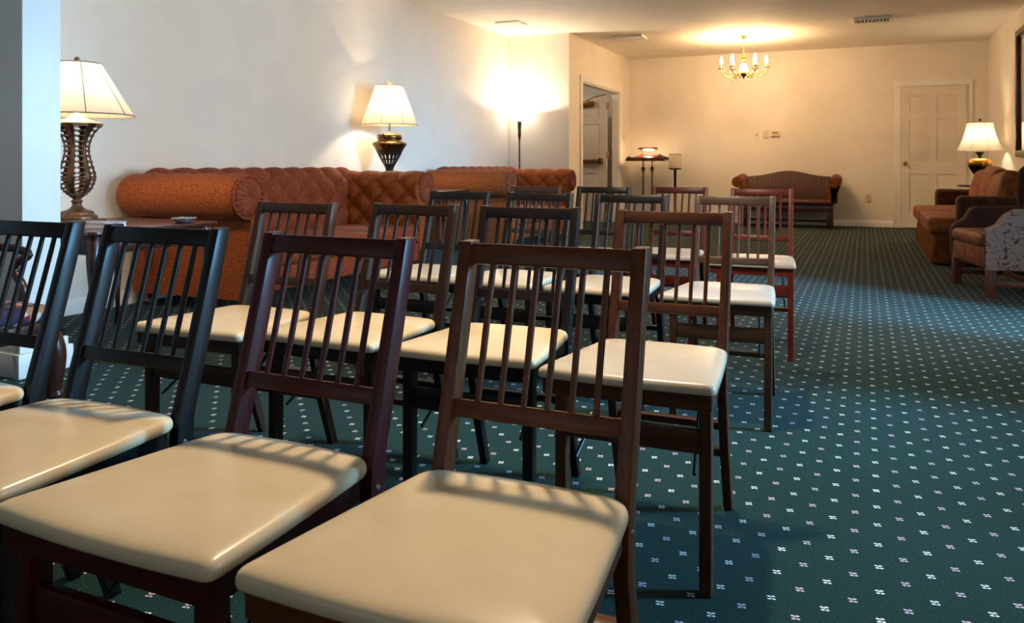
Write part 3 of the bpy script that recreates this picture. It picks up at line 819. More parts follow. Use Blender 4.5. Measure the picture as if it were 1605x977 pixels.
t = thing('extension_lead', 'thin dark lead hanging down the wall behind the lamp table to the floor', 'electric lead', (XL, 3.0, 0))
bm = bmesh.new(); tube(bm, smoothprof([(0.02, 0.45, 0.42), (0.03, 0.40, 0.30), (0.05, 0.25, 0.12), (0.12, 0.10, 0.012), (0.30, 0.06, 0.006), (0.40, 0.20, 0.006)], 6), 0.004, 6)
obj('cable', bm, M_BLACK, t, 80)
bm = bmesh.new(); box(bm, 0.002, 0.035, 0.435, 0.465, 0.41, 0.44, bev=0.004); obj('plug', bm, M_BLACK, t)

# second lamp: urn body with pierced funnel
zt = 0.700
t = thing('table_lamp', 'lit table lamp with dark bronze urn body behind the arms of the two sofas', 'lamp', (-4.31, 6.75, zt))
Z = lambda a_: a_-zt
bm = bmesh.new(); box(bm, -0.085, 0.085, -0.085, 0.085, 0, 0.025, bev=0.004)
lathe(bm, smoothprof([(0.08, 0.025), (0.078, 0.045), (0.05, 0.065), (0.028, 0.10), (0.024, 0.15), (0.040, 0.175), (0.034, 0.20)], 4), 28); obj('base', bm, M_DBRONZE, t, 50)
UP = smoothprof([(0.036, Z(0.90)), (0.046, Z(0.94)), (0.080, Z(1.00)), (0.113, Z(1.06)), (0.135, Z(1.11))], 6)
bm = bmesh.new(); tt = bmesh.new()
SEG = 48
V = grid(tt, lambda u, v: (lambda rz: (rz[0]*math.cos(2*PI*u), rz[0]*math.sin(2*PI*u), rz[1]))(UP[min(int(round(v*(len(UP)-1))), len(UP)-1)]), SEG, len(UP), cu=True)
kill = []
for f in tt.faces:
    c = f.calc_center_median(); a = (math.atan2(c.y, c.x)/(2*PI)*8) % 1; zz = (c.z-Z(0.90))/0.20
    if (0.16 < a < 0.38 or 0.62 < a < 0.84) and (0.36 < zz < 0.56 or 0.62 < zz < 0.80): kill.append(f)
bmesh.ops.delete(tt, geom=kill, context='FACES'); bmesh.ops.solidify(tt, geom=tt.faces[:], thickness=0.004); bmesh.ops.recalc_face_normals(tt, faces=tt.faces); merge(bm, tt)
obj('pierced_funnel', bm, M_DBRONZE, t, 60)
bm = bmesh.new(); lathe(bm, smoothprof([(0.132, Z(1.108)), (0.145, Z(1.135)), (0.165, Z(1.165)), (0.150, Z(1.185)), (0.118, Z(1.20)), (0.124, Z(1.235)), (0.112, Z(1.262)), (0.060, Z(1.275)), (0.012, Z(1.29)), (0.010, Z(1.40))], 5), 48, mod=lambda a, z: 1+0.035*math.cos(a*12)*(1 if z < Z(1.19) else 0))
obj('urn', bm, M_ABRASS, t, 60)
for s in (-1, 1):
    bm = bmesh.new(); tube(bm, smoothprof([(0, s*0.150, Z(1.165)), (0, s*0.172, Z(1.20)), (0, s*0.155, Z(1.25)), (0, s*0.105, Z(1.262))], 5), 0.007, 8); obj('handle', bm, M_DBRONZE, t)
lamp_shade(t, 0.278, Z(1.355), 0.135, Z(1.745), 8, power=18, zl=Z(1.53))
finial(t, Z(1.755), 0.022, simple('cream_finial', lin(226, 205, 150), 0.4))

# floor lamp in the corner
def floor_lamp(x, y, label, power):
    t = thing('floor_lamp', label, 'floor lamp', (x, y, 0))
    bm = bmesh.new(); lathe(bm, smoothprof([(0.13, 0), (0.13, 0.012), (0.10, 0.025), (0.04, 0.04), (0.014, 0.07)], 4), 32); obj('base', bm, M_DBRONZE, t, 50)
    bm = bmesh.new(); lathe(bm, [(0.011, 0.06), (0.011, 0.8), (0.014, 0.82), (0.011, 0.84), (0.011, 1.30), (0.016, 1.32), (0.024, 1.38), (0.020, 1.42), (0.026, 1.50), (0.03, 1.56), (0.02, 1.58)], 16); obj('pole', bm, M_DBRONZE, t, 50)
    bm = bmesh.new(); lathe(bm, smoothprof([(0.02, 1.565), (0.10, 1.595), (0.19, 1.64), (0.215, 1.665), (0.215, 1.685), (0.19, 1.68), (0.10, 1.63), (0.02, 1.59)], 5), 48, caps=False); obj('bowl', bm, M_BOWL, t, 180)
    light('bulb_light', 'POINT', (0, 0, 1.645), power, (1.0, 0.80, 0.56), 0.03, parent=t)
floor_lamp(-4.40, 10.22, 'slim bronze floor lamp with glowing white glass bowl in the corner behind the far sofa', 42)

# lamp on the right with bell shade
zt = 0.70
t = thing('table_lamp', 'lit table lamp with bell shade and ribbed gold body behind the brown sofa', 'lamp', (1.36, 11.83, zt))
Z = lambda a_: a_-zt
bm = bmesh.new(); lathe(bm, smoothprof([(0.08, 0), (0.08, 0.015), (0.05, 0.03), (0.025, 0.06), (0.02, 0.09)], 4), 28); obj('base', bm, M_BLACK, t, 50)
bm = bmesh.new(); lathe(bm, smoothprof([(0.02, 0.085), (0.03, 0.10), (0.07, 0.15), (0.115, 0.22), (0.130, 0.28), (0.115, 0.325), (0.06, 0.345), (0.02, 0.35)], 6), 96, mod=lambda a, z: 1+0.09*abs(math.sin(a*5)))
m_, nt, b_ = new_mat('gold_and_dark_lacquer')
tc = nt.nodes.new('ShaderNodeTexCoord'); sp = nt.nodes.new('ShaderNodeSeparateXYZ'); nt.links.new(tc.outputs['Object'], sp.inputs[0])
r = nt.nodes.new('ShaderNodeValToRGB'); r.color_ramp.elements[0].position = 0.24; r.color_ramp.elements[1].position = 0.30
r.color_ramp.elements[0].color = lin(40, 24, 12); r.color_ramp.elements[1].color = lin(205, 150, 60)
nt.links.new(sp.outputs[2], r.inputs[0]); nt.links.new(r.outputs[0], b_.inputs['Base Color']); b_.inputs['Metallic'].default_value = 0.8; b_.inputs['Roughness'].default_value = 0.3
obj('ribbed_body', bm, m_, t, 60)
bm = bmesh.new(); lathe(bm, smoothprof([(0.018, 0.345), (0.02, 0.37), (0.05, 0.42), (0.055, 0.43), (0.012, 0.44), (0.010, 0.52)], 4), 24); obj('neck', bm, M_BLACK, t, 50)
lamp_shade(t, 0.255, Z(1.145), 0.150, Z(1.500), 8, bell=True, power=12, zl=Z(1.32))
finial(t, Z(1.52), 0.018, M_BLACK)
t = thing('side_table', 'round dark side table carrying the bell-shaded lamp behind brown sofa', 'side table', (1.36, 11.83, 0))
bm = bmesh.new(); lathe(bm, smoothprof([(0.0, 0.675), (0.24, 0.675), (0.26, 0.685), (0.26, 0.695), (0.25, 0.70), (0.0, 0.70)], 2), 40); obj('table_top', bm, M_DWOOD, t, 50)
bm = bmesh.new(); lathe(bm, smoothprof([(0.03, 0.06), (0.045, 0.14), (0.025, 0.25), (0.035, 0.45), (0.025, 0.6), (0.06, 0.675)], 4), 24); obj('pedestal', bm, M_DWOODZ, t, 50)
for k in range(3):
    a = 2*PI*k/3+0.4; bm = bmesh.new(); tube(bm, smoothprof([(0.02*math.cos(a), 0.02*math.sin(a), 0.12), (0.12*math.cos(a), 0.12*math.sin(a), 0.10), (0.22*math.cos(a), 0.22*math.sin(a), 0.018)], 5), [0.022]*11, 8); obj('leg', bm, M_DWOODZ, t)

# ------------------------------------------------------------------ chandeliers
def chandelier(x, y, drop, label, power, arms=6, rot=0.0):
    t = thing('chandelier', label, 'chandelier', (x, y, ZC), rot)
    bm = bmesh.new(); lathe(bm, smoothprof([(0.062, -0.001), (0.062, -0.012), (0.04, -0.03), (0.012, -0.045)], 4), 28); obj('ceiling_rose', bm, M_BRASS, t, 60)
    bm = bmesh.new(); n = 9
    L_ = drop-0.05-0.05
    for k in range(n):
        z = -0.045-L_*(k+0.5)/n; pp = []
        for i in range(13):
            a = 2*PI*i/12; q = (0.009*math.cos(a), (L_/n*0.62)*math.sin(a))
            pp.append((q[0], 0, z+q[1]) if k % 2 else (0, q[0], z+q[1]))
        tube(bm, pp, 0.002, 6)
    obj('chain', bm, M_BRASS, t, 80)
    z0 = -drop    # hub centre
    bm = bmesh.new(); lathe(bm, smoothprof([(0.006, z0+0.06), (0.014, z0+0.03), (0.045, z0+0.0), (0.02, z0-0.02), (0.024, z0-0.05), (0.012, z0-0.07)], 4), 24); obj('crown', bm, M_BRASS, t, 60)
    bm = bmesh.new(); lathe(bm, smoothprof([(0.065, z0-0.21), (0.080, z0-0.225), (0.06, z0-0.245), (0.025, z0-0.26), (0.012, z0-0.285), (0.002, z0-0.30)], 4), 28); obj('hub', bm, M_BRASS, t, 60)
    bm = bmesh.new(); lathe(bm, smoothprof([(0.014, z0-0.07), (0.03, z0-0.09), (0.055, z0-0.13), (0.066, z0-0.18), (0.062, z0-0.215)], 5), 28); obj('glass_column', bm, M_XTAL, t, 60)
    for k in range(arms):
        a = 2*PI*(k+0.5)/arms; ca, sa = math.cos(a), math.sin(a)
        bm = bmesh.new()
        pr = [(0.05, z0-0.20), (0.12, z0-0.265), (0.20, z0-0.27), (0.275, z0-0.24), (0.305, z0-0.19), (0.305, z0-0.15)]
        tube(bm, [(p[0]*ca, p[0]*sa, p[1]) for p in smoothprof(pr, 5)], 0.0075, 8); arm = obj('arm', bm, M_BRASS, t, 80)
        c = (0.305*ca, 0.305*sa)
        bm = bmesh.new(); lathe(bm, smoothprof([(0.008, z0-0.155), (0.04, z0-0.148), (0.045, z0-0.138), (0.02, z0-0.14)], 3), 20, c); obj('drip_pan', bm, M_BRASS, arm, 60)
        bm = bmesh.new(); lathe(bm, [(0.011, z0-0.142), (0.011, z0-0.085)], 12, c); obj('candle', bm, simple('candle_ivory', lin(240, 225, 180), 0.5), arm)
        bm = bmesh.new(); lathe(bm, smoothprof([(0.010, z0-0.085), (0.021, z0-0.055), (0.020, z0-0.025), (0.008, z0+0.01), (0.001, z0+0.03)], 4), 14, c); obj('bulb', bm, M_FLAME, arm, 180)
        for q in range(4):
            b2 = a+q*PI/2; p = (c[0]+0.040*math.cos(b2), c[1]+0.040*math.sin(b2))
            bm = bmesh.new(); lathe(bm, [(0.001, z0-0.145), (0.007, z0-0.160), (0.012, z0-0.180), (0.001, z0-0.20)], 6, p); obj('crystal', bm, M_XTAL, arm, 10)
        bm = bmesh.new(); p = (0.16*ca, 0.16*sa); lathe(bm, [(0.001, z0-0.275), (0.010, z0-0.29), (0.014, z0-0.305), (0.001, z0-0.325)], 6, p)
        obj('crystal', bm, M_XTAL, arm, 10)
        light('candle_light', 'POINT', (c[0]*1.03, c[1]*1.03, z0+0.055), power/arms, WARM, 0.03, parent=t)
    return t
M_XTAL = simple('cut_crystal', (0.95, 0.9, 0.8, 1), 0.05, 0.35, 0.02)
chandelier(-1.57, 11.70, 0.31, 'lit brass and crystal chandelier hanging above the striped settee', 72, rot=-0.39)
t = thing('ceiling_downlight', 'round recessed downlight in the ceiling above the folding chairs', 'downlight', (-0.90, 2.43, ZC))
bm = bmesh.new(); lathe(bm, [(0.095, -0.001), (0.095, -0.008), (0.072, -0.010), (0.066, -0.002)], 32, caps=False); obj('trim_ring', bm, M_TRIM, t)
bm = bmesh.new(); lathe(bm, [(0.001, -0.002), (0.066, -0.002)], 32, caps=False); obj('lens', bm, M_BOWL, t)
l_ = light('downlight_bulb', 'SPOT', (0, 0, -0.02), 250, (1.0, 0.80, 0.56), 0.085, parent=t)
l_.data.spot_size = math.radians(150); l_.data.spot_blend = 0.8

t = thing('added_hall_light', 'added round ceiling light to brighten the hallway beyond the open door', 'ceiling light', (-5.0, 11.6, ZC))  # fixture added to brighten the open door leaf and hallway
bm = bmesh.new(); lathe(bm, smoothprof([(0.15, -0.001), (0.15, -0.02), (0.14, -0.03)], 3), 32); obj('rim', bm, M_BRASS, t)
bm = bmesh.new(); lathe(bm, smoothprof([(0.14, -0.02), (0.13, -0.06), (0.08, -0.09), (0.001, -0.10)], 4), 32); obj('glass_dome', bm, M_BOWL, t, 180)
light('bulb_light', 'POINT', (0, 0, -0.2), 16, (1.0, 0.88, 0.72), 0.08, parent=t)

# ------------------------------------------------------------------ settee on the back wall
t = thing('settee', 'camelback settee in dark red striped fabric against the back wall', 'settee', (-1.10, 13.06, 0))
F_STR = stripes('red_brown_stripe', [(0, lin(50, 12, 5)), (0.18, lin(92, 42, 10)), (0.24, lin(34, 9, 5)), (0.45, lin(68, 16, 6)), (0.62, lin(28, 9, 5)), (0.70, lin(98, 46, 12)), (0.76, lin(46, 11, 5))], 0.12)
bm = bmesh.new()
def top(x): return 0.77+0.095*math.exp(-(x/0.36)**2)
def fbk(u, v):
    x = (u-0.5)*1.44; th = v*2*PI; zt_ = top(x)
    # closed loop section: front face up, over, back down
    if v < 0.42: k = v/0.42; return (x, 0.22+0.09*k-0.02*math.sin(PI*k), 0.36+(zt_-0.04-0.36)*k)
    if v < 0.58: k = (v-0.42)/0.16; return (x, 0.31+0.04*(1-math.cos(PI*k)), zt_-0.04+0.04*math.sin(PI*k))
    k = (v-0.58)/0.42; return (x, 0.39, zt_-0.04-(zt_-0.04-0.36)*k)
V = grid(bm, fbk, 60, 40); bm.faces.new([V[0][j] for j in range(40)]); bm.faces.new([V[59][j] for j in range(40)]); bmesh.ops.recalc_face_normals(bm, faces=bm.faces)
obj('back', bm, F_STR, t, 50)
bm = bmesh.new(); box(bm, -0.66, 0.66, -0.36, 0.26, 0.35, 0.43, bev=0.03, seg=4); obj('seat', bm, F_STR, t)
bm = bmesh.new(); box(bm, -0.67, 0.67, -0.34, 0.36, 0.26, 0.35, bev=0.006); obj('seat_rail', bm, M_DWOOD, t)
for s in (-1, 1):
    bm = bmesh.new()
    pr = [(0.60, 0.36), (0.60, 0.60)]+[(0.705+0.085*math.cos(a), 0.69+0.085*math.sin(a)) for a in [PI*0.93-(PI*1.75)*i/16 for i in range(17)]]+[(0.68, 0.60), (0.66, 0.36)]
    def faa(u, v, s=s, pr=pr):
        j = min(int(round(v*(len(pr)-1))), len(pr)-1); y = -0.32+u*0.62
        return (s*pr[j][0], y, pr[j][1]+0.04*u)
    V = grid(bm, faa, 16, len(pr)); bm.faces.new(V[0]); bm.faces.new(V[15]); bmesh.ops.recalc_face_normals(bm, faces=bm.faces)
    obj('arm', bm, fabric('settee_arm_fabric', lin(128, 62, 14), lin(84, 34, 9), 30) if s < 0 else bpy.data.materials['settee_arm_fabric'], t, 60)
for x in (-0.62, 0.62):
    for y in (-0.30, 0.30):
        bm = bmesh.new(); prism(bm, [(x-0.035, y-0.035), (x+0.035, y-0.035), (x+0.035, y+0.035), (x-0.035, y+0.035)], 'z', 0, 0.27, bev=0.005); obj('leg', bm, M_DWOODZ, t)
for x in (-0.62, 0.62):
    obj('stretcher', B(x-0.015, x+0.015, -0.27, 0.27, 0.08, 0.12, bev=0.003), M_DWOODZ, t)
obj('stretcher', B(-0.6, 0.6, -0.015, 0.015, 0.08, 0.12, bev=0.003), M_DWOODZ, t)

# ------------------------------------------------------------------ guest book stand with its lamp
t = thing('register_stand', 'wooden guest book stand on two brass poles in the corner by the doorway', 'stand', (-3.28, 12.98, 0))
bm = bmesh.new(); box(bm, -0.32, 0.32, -0.20, 0.20, 1.02, 1.045, bev=0.006)
for s in (-1, 1):
    pr = [(-0.32, 1.045), (0.32, 1.045), (0.32, 1.08), (0.24, 1.10), (0.16, 1.135), (0.05, 1.125), (0.0, 1.13), (-0.05, 1.125), (-0.16, 1.135), (-0.24, 1.10), (-0.32, 1.08)]
    prism(bm, pr, 'y', 0.18 if s > 0 else -0.20, 0.20 if s > 0 else -0.19, bev=0.002) if s > 0 else None
prism(bm, [(-0.32, 1.045), (0.32, 1.045), (0.32, 1.055), (0.27, 1.10), (0.20, 1.075), (-0.20, 1.075), (-0.27, 1.10), (-0.32, 1.055)], 'y', -0.20, -0.185, bev=0.002)
obj('desk_top', bm, M_DWOOD, t)
bm = bmesh.new(); prism(bm, [(-0.17, 1.05), (0.10, 1.095), (0.10, 1.125), (-0.17, 1.08)], 'x', -0.17, 0.17, bev=0.004); bk = obj('book_rest', bm, simple('red_leather', lin(120, 34, 20), 0.4), t)
for x in (-0.075, 0.075):
    bm = bmesh.new()
    lathe(bm, smoothprof([(0.11, 0), (0.10, 0.02), (0.03, 0.04), (0.016, 0.08), (0.016, 0.40), (0.022, 0.42), (0.016, 0.44), (0.014, 0.82), (0.024, 0.83), (0.016, 0.85), (0.034, 0.885), (0.030, 0.91), (0.012, 0.94), (0.012, 1.02)], 4), 20, (x, 0)); obj('pole', bm, M_ABRASS, t, 60)
t = thing('desk_lamp', 'lit brass tube lamp standing on the guest book stand', 'lamp', (-3.28, 12.98, 1.045))
bm = bmesh.new()
for x in (-0.14, 0.14): tube(bm, [(x, 0.14, 0.0), (x, 0.14, 0.15), (x, 0.05, 0.175)], 0.006, 8)
obj('stem', bm, M_BRASS, t)
bm = bmesh.new()
def fsh(u, v): th = PI*0.95*v+0.05; return (-0.155+0.31*u, 0.02+0.034*math.cos(th), 0.170+0.030*math.sin(th))
grid(bm, fsh, 8, 12); bmesh.ops.solidify(bm, geom=bm.faces[:], thickness=0.003); bmesh.ops.recalc_face_normals(bm, faces=bm.faces); obj('lamp_shade', bm, M_ABRASS, t, 60)
bm = bmesh.new(); tube(bm, [(-0.07, 0.02, 0.165), (0.09, 0.02, 0.165)], 0.014, 12); obj('bulb', bm, M_FLAME, t, 80)
light('bulb_light', 'POINT', (0.0, -0.01, 0.125), 3.5, WARM, 0.02, parent=t)
t = thing('candle_stand', 'dark pedestal stand with a frosted square glass lantern by the guest book stand', 'lantern stand', (-2.84, 13.05, 0))
bm = bmesh.new(); lathe(bm, smoothprof([(0.14, 0), (0.13, 0.02), (0.04, 0.04), (0.022, 0.08), (0.022, 0.86), (0.035, 0.875), (0.095, 0.885), (0.095, 0.90), (0.0, 0.90)], 4), 28); obj('pedestal', bm, M_BLACK, t, 50)
bm = bmesh.new(); box(bm, -0.085, 0.085, -0.085, 0.085, 0.90, 1.13, bev=0.006)
obj('glass_shade', bm, shade_mat('frosted_glass', (0.9, 0.82, 0.68, 1), 0.4), t)
bm = bmesh.new()
for z in (0.903, 1.133):
    box(bm, -0.09, 0.09, -0.09, -0.084, z-0.004, z+0.004); box(bm, -0.09, 0.09, 0.084, 0.09, z-0.004, z+0.004); box(bm, -0.09, -0.084, -0.09, 0.09, z-0.004, z+0.004); box(bm, 0.084, 0.09, -0.09, 0.09, z-0.004, z+0.004)
obj('frame', bm, M_ABRASS, t)

# ------------------------------------------------------------------ brown skirted sofa on the right
F_GOLD = fabric('golden_brown_velvet', lin(150, 80, 16), lin(110, 52, 10), 14, 0.25, 0.6, 0.4)
F_DKBR = fabric('brown_velvet', lin(84, 40, 10), lin(54, 26, 9), 14, 0.25, 0.7, 0.3)
t = thing('skirted_sofa', 'golden brown skirted sofa with loose cushions along the right wall', 'sofa', (0.56, 8.60, 0))
LS = 2.66
def puffbox(x0, x1, y0, y1, z0, z1, bev, amp=0.03, axis='z', M=None):
    bm = bmesh.new(); box(bm, x0, x1, y0, y1, z0, z1, bev=bev, seg=4)
    bmesh.ops.subdivide_edges(bm, edges=[e for e in bm.edges if e.calc_length() > 0.12], cuts=4, use_grid_fill=True)
    for v in bm.verts:
        u = (v.co.x-x0)/(x1-x0); w_ = (v.co.y-y0)/(y1-y0); q = (v.co.z-z0)/(z1-z0)
        if axis == 'z': v.co.z += amp*max(0, math.sin(PI*u)*math.sin(PI*w_))*(1 if q > 0.5 else -0.3)
        else: v.co.x += amp*max(0, math.sin(PI*q)*math.sin(PI*w_))*(-1 if u < 0.5 else 1); 
    if M is not None: bmesh.ops.transform(bm, matrix=M, verts=bm.verts)
    return bm
obj('base', B(0.10, 0.98, 0.06, LS-0.06, 0.10, 0.30, bev=0.02), F_DKBR, t)
for i in range(2): obj('seat_cushion', puffbox(0.0, 0.80, 0.02+i*(LS/2), LS/2-0.02+i*(LS/2), 0.295, 0.455, 0.04), F_GOLD, t, 70)
for y0 in (0.0, LS-0.22):
    bm = bmesh.new(); box(bm, 0.24, 1.02, y0, y0+0.22, 0.28, 0.665, bev=0.055, seg=5); obj('arm', bm, F_DKBR, t, 60)
obj('back', B(0.80, 1.04, 0.10, LS-0.10, 0.28, 0.84, bev=0.06, seg=5), F_DKBR, t, 60)
for i in range(3):
    M_ = Matrix.Translation((0.66, 0.26+i*0.73, 0.44)) @ Matrix.Rotation(0.20, 4, 'Y') @ Matrix.Rotation((-0.08, 0.06, -0.04)[i], 4, 'X')
    obj('back_cushion', puffbox(-0.09, 0.10, 0.0, 0.70, 0.0, 0.48, 0.06, 0.05, 'x', M_), F_GOLD, t, 70)
bm = bmesh.new()   # pleated skirt, front and near side
def skirt(u, v):
    s = u*(LS+1.6)
    flare = 0.025*(1-v)
    rip = 0.008*math.sin(s*42)*(1-v*0.7)
    if s < 0.8: return (0.86-s, 0.03-flare+rip, 0.02+0.28*v)
    if s < 0.8+LS-0.06: return (0.055-flare+rip, 0.03+(s-0.8), 0.02+0.28*v)
    return (0.055+(s-0.8-LS+0.06), LS-0.03+flare+rip, 0.02+0.28*v)
grid(bm, skirt, 260, 6); bmesh.ops.solidify(bm, geom=bm.faces[:], thickness=0.004); bmesh.ops.recalc_face_normals(bm, faces=bm.faces)
obj('skirt', bm, F_GOLD, t, 80)
for x in (0.15, 0.95):
    for y in (0.12, LS-0.12): obj('leg', B(x-0.03, x+0.03, y-0.03, y+0.03, 0, 0.11), M_DWOODZ, t)

# ------------------------------------------------------------------ armchair on the right
t = thing('armchair', 'brown upholstered armchair on square wooden legs standing before the skirted sofa', 'armchair', (1.10, 7.12, 0), math.radians(-78))
F_AC = fabric('russet_velvet', lin(142, 66, 14), lin(100, 44, 10), 16, 0.25, 0.6, 0.4)
F_ACD = fabric('dark_russet_velvet', lin(80, 40, 20), lin(54, 27, 14), 16, 0.25, 0.7, 0.3)
bm = bmesh.new(); box(bm, -0.40, 0.40, -0.38, 0.36, 0.20, 0.365, bev=0.03, seg=4); obj('seat_rail', bm, F_AC, t, 60)
bm = puffbox(-0.33, 0.33, -0.40, 0.22, 0.355, 0.455, 0.04, 0.02); obj('seat_cushion', bm, F_AC, t, 70)
for s in (-1, 1):
    bm = bmesh.new()
    pr = [(-0.385, 0.22), (-0.39, 0.44), (-0.37, 0.485), (-0.31, 0.51), (-0.27, 0.56), (-0.25, 0.605), (-0.20, 0.625), (0.20, 0.63), (0.30, 0.62), (0.30, 0.22)]
    prism(bm, pr, 'x', s*0.335, s*0.425, bev=0.03, seg=4)
    obj('arm', bm, F_ACD, t, 60)
    bm = bmesh.new()   # wing
    prism(bm, [(0.12, 0.60), (0.10, 0.75), (0.12, 0.92), (0.20, 0.99), (0.36, 1.0), (0.34, 0.60)], 'x', s*0.36, s*0.42, bev=0.025, seg=4); obj('wing', bm, F_ACD, t, 60)
bm = bmesh.new()
def fab(u, v):
    x = (u-0.5)*0.74
    if v < 0.44: k = v/0.44; return (x, 0.20+0.10*k-0.03*math.sin(PI*k)*math.sin(PI*u), 0.36+0.62*k)
    if v < 0.56: k = (v-0.44)/0.12; return (x, 0.30+0.05*(1-math.cos(PI*k)), 0.98+0.05*math.sin(PI*k)*(0.6+0.4*math.sin(PI*u)))
    k = (v-0.56)/0.44; return (x, 0.40-0.02*k, 0.98-0.76*k)
V = grid(bm, fab, 24, 40); bm.faces.new(V[0]); bm.faces.new(V[23]); bmesh.ops.recalc_face_normals(bm, faces=bm.faces); obj('back', bm, F_ACD, t, 60)
LEGW = wood('armchair_leg_wood', lin(96, 44, 26), 0.35, 'z', 0.25, 0.3)
for x in (-0.365, 0.365):
    for y in (-0.345, 0.33):
        bm = bmesh.new(); prism(bm, [(x-0.03, y-0.03), (x+0.03, y-0.03), (x+0.03, y+0.03), (x-0.03, y+0.03)], 'z', 0, 0.215, bev=0.004); obj('leg', bm, LEGW, t)
    obj('stretcher', B(x-0.012, x+0.012, -0.31, 0.30, 0.075, 0.115, bev=0.003), LEGW, t)
obj('stretcher', B(-0.35, 0.35, -0.012, 0.012, 0.075, 0.115, bev=0.003), LEGW, t)
# floral throw over the near arm
m_, nt, b_ = new_mat('floral_throw_cloth')
tc = nt.nodes.new('ShaderNodeTexCoord'); n1 = nt.nodes.new('ShaderNodeTexNoise'); n1.inputs['Scale'].default_value = 9; n1.inputs['Distortion'].default_value = 1.6; n1.inputs['Detail'].default_value = 1
nt.links.new(tc.outputs['Object'], n1.inputs['Vector'])
ss = nt.nodes.new('ShaderNodeMath'); ss.operation = 'SUBTRACT'; ss.inputs[1].default_value = 0.5
ab = nt.nodes.new('ShaderNodeMath'); ab.operation = 'ABSOLUTE'
nt.links.new(n1.outputs['Fac'], ss.inputs[0]); nt.links.new(ss.outputs[0], ab.inputs[0])
r = nt.nodes.new('ShaderNodeValToRGB'); r.color_ramp.elements[0].position = 0.012; r.color_ramp.elements[1].position = 0.03
r.color_ramp.elements[0].color = lin(110, 66, 52); r.color_ramp.elements[1].color = lin(182, 156, 146)
nt.links.new(ab.outputs[0], r.inputs[0]); nt.links.new(r.outputs[0], b_.inputs['Base Color']); b_.inputs['Roughness'].default_value = 0.9
bm = bmesh.new()
def ft(u, v):
    # v across: from inside of arm over the top and down outside; u along the arm (front to back)
    y = -0.405+u*0.55
    za = [(-0.40, 0.50), (-0.37, 0.50), (-0.31, 0.53), (-0.26, 0.60), (-0.19, 0.640), (0.3, 0.645)]
    zt_ = 0.645
    for (a0, z0), (a1, z1) in zip(za[:-1], za[1:]):
        if y <= a1: zt_ = z0+(z1-z0)*max(0, (y-a0)/(a1-a0)); break
    if v < 0.15: k = v/0.15; return (0.323, y, zt_-0.05*(1-k))
    if v < 0.30: k = (v-0.15)/0.15; return (0.323+0.112*k, y, zt_+0.004*math.sin(PI*k))
    k = (v-0.30)/0.70; return (0.437+0.006*math.sin(u*9+k*3), y, zt_-(zt_-0.205)*k)
grid(bm, ft, 30, 30); bmesh.ops.solidify(bm, geom=bm.faces[:], thickness=0.004); bmesh.ops.recalc_face_normals(bm, faces=bm.faces)
th = obj('floral_throw', bm, m_, None, 60); th.location = (1.10, 7.12, 0); th.rotation_euler = (0, 0, math.radians(-78))
tag(th, 'pale mauve floral throw draped over the arm of the brown armchair', 'throw')

# ------------------------------------------------------------------ framed mirror on the right wall
t = thing('wall_mirror', 'large mirror in a dark carved wooden frame on the right wall', 'mirror', (XR, 10.20, 1.785))
bm = bmesh.new(); hw, hh, fw = 0.72, 0.735, 0.075
for a0, a1, b0, b1 in ((-hw, hw, -hh, -hh+fw), (-hw, hw, hh-fw, hh), (-hw, -hw+fw, -hh+fw, hh-fw), (hw-fw, hw, -hh+fw, hh-fw)):
    box(bm, -0.05, -0.002, a0, a1, b0, b1, bev=0.012, seg=3)
obj('frame', bm, wood('mirror_frame_wood', lin(74, 38, 18), 0.35, 'z'), t)
obj('glass', B(-0.020, -0.012, -hw+fw-0.01, hw-fw+0.01, -hh+fw-0.01, hh-fw+0.01), M_MIRROR, t)

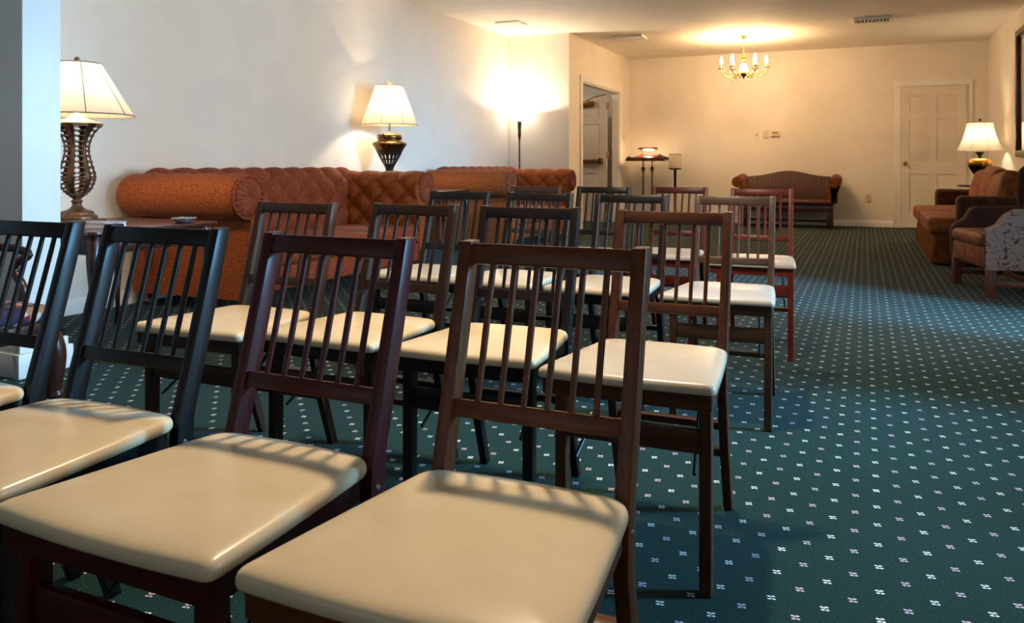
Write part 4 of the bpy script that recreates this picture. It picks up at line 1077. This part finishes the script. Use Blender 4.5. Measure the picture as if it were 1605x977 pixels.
# ------------------------------------------------------------------ tapestry chair in front of the stub wall
t = thing('tapestry_chair', 'carved dark armchair with tapestry upholstery and curved legs before the stub wall', 'armchair', (-3.34, 1.99, 0), math.radians(90))
m_, nt, b_ = new_mat('tapestry')
tc = nt.nodes.new('ShaderNodeTexCoord'); vo = nt.nodes.new('ShaderNodeTexVoronoi'); vo.inputs['Scale'].default_value = 26
nt.links.new(tc.outputs['Object'], vo.inputs['Vector'])
r = nt.nodes.new('ShaderNodeValToRGB'); r.color_ramp.interpolation = 'CONSTANT'; e = r.color_ramp.elements
e[0].color = lin(40, 34, 60); e[1].position = 0.3; e[1].color = lin(150, 110, 80)
for p, c in ((0.48, lin(60, 44, 70)), (0.66, lin(200, 180, 170)), (0.78, lin(120, 26, 24)), (0.9, lin(38, 36, 54))): x = e.new(p); x.color = c
sx_ = nt.nodes.new('ShaderNodeSeparateColor'); nt.links.new(vo.outputs['Color'], sx_.inputs[0]); nt.links.new(sx_.outputs[0], r.inputs[0]); nt.links.new(r.outputs[0], b_.inputs['Base Color']); b_.inputs['Roughness'].default_value = 0.9
obj('seat', puffbox(-0.27, 0.27, -0.28, 0.24, 0.32, 0.385, 0.03, 0.03), m_, t, 70)
obj('seat_rail', B(-0.28, 0.28, -0.29, 0.26, 0.255, 0.325, bev=0.012), M_DWOODZ, t)
for sx in (-1, 1):
    for sy in (-1, 1):
        bm = bmesh.new(); cabriole(bm, sx*0.25, sy*0.25, sx, sy, 0.30, 0.034); obj('leg', bm, M_DWOODZ, t)
    bm = bmesh.new(); tube(bm, smoothprof([(sx*0.27, -0.02, 0.30), (sx*0.29, -0.05, 0.42), (sx*0.28, 0.0, 0.52), (sx*0.29, -0.08, 0.58), (sx*0.28, 0.0, 0.605), (sx*0.27, 0.10, 0.61), (sx*0.25, 0.26, 0.66)], 5), 0.018, 10); obj('arm', bm, M_DWOODZ, t)
    bm = bmesh.new(); tube(bm, [(sx*0.25, 0.25, 0.28), (sx*0.25, 0.28, 0.6), (sx*0.23, 0.33, 0.95)], 0.02, 10); obj('back_post', bm, M_DWOODZ, t)
bm = bmesh.new(); tube(bm, smoothprof([(-0.23, 0.33, 0.93), (-0.12, 0.34, 0.99), (0, 0.34, 1.02), (0.12, 0.34, 0.99), (0.23, 0.33, 0.93)], 5), 0.022, 10); obj('crest_rail', bm, M_DWOODZ, t)
M_ = Matrix.Translation((0, 0.27, 0.46)) @ Matrix.Rotation(-0.14, 4, 'X')
bm = bmesh.new(); box(bm, -0.20, 0.20, -0.03, 0.03, 0.0, 0.44, bev=0.025, seg=4, M=M_); obj('back_pad', bm, m_, t)
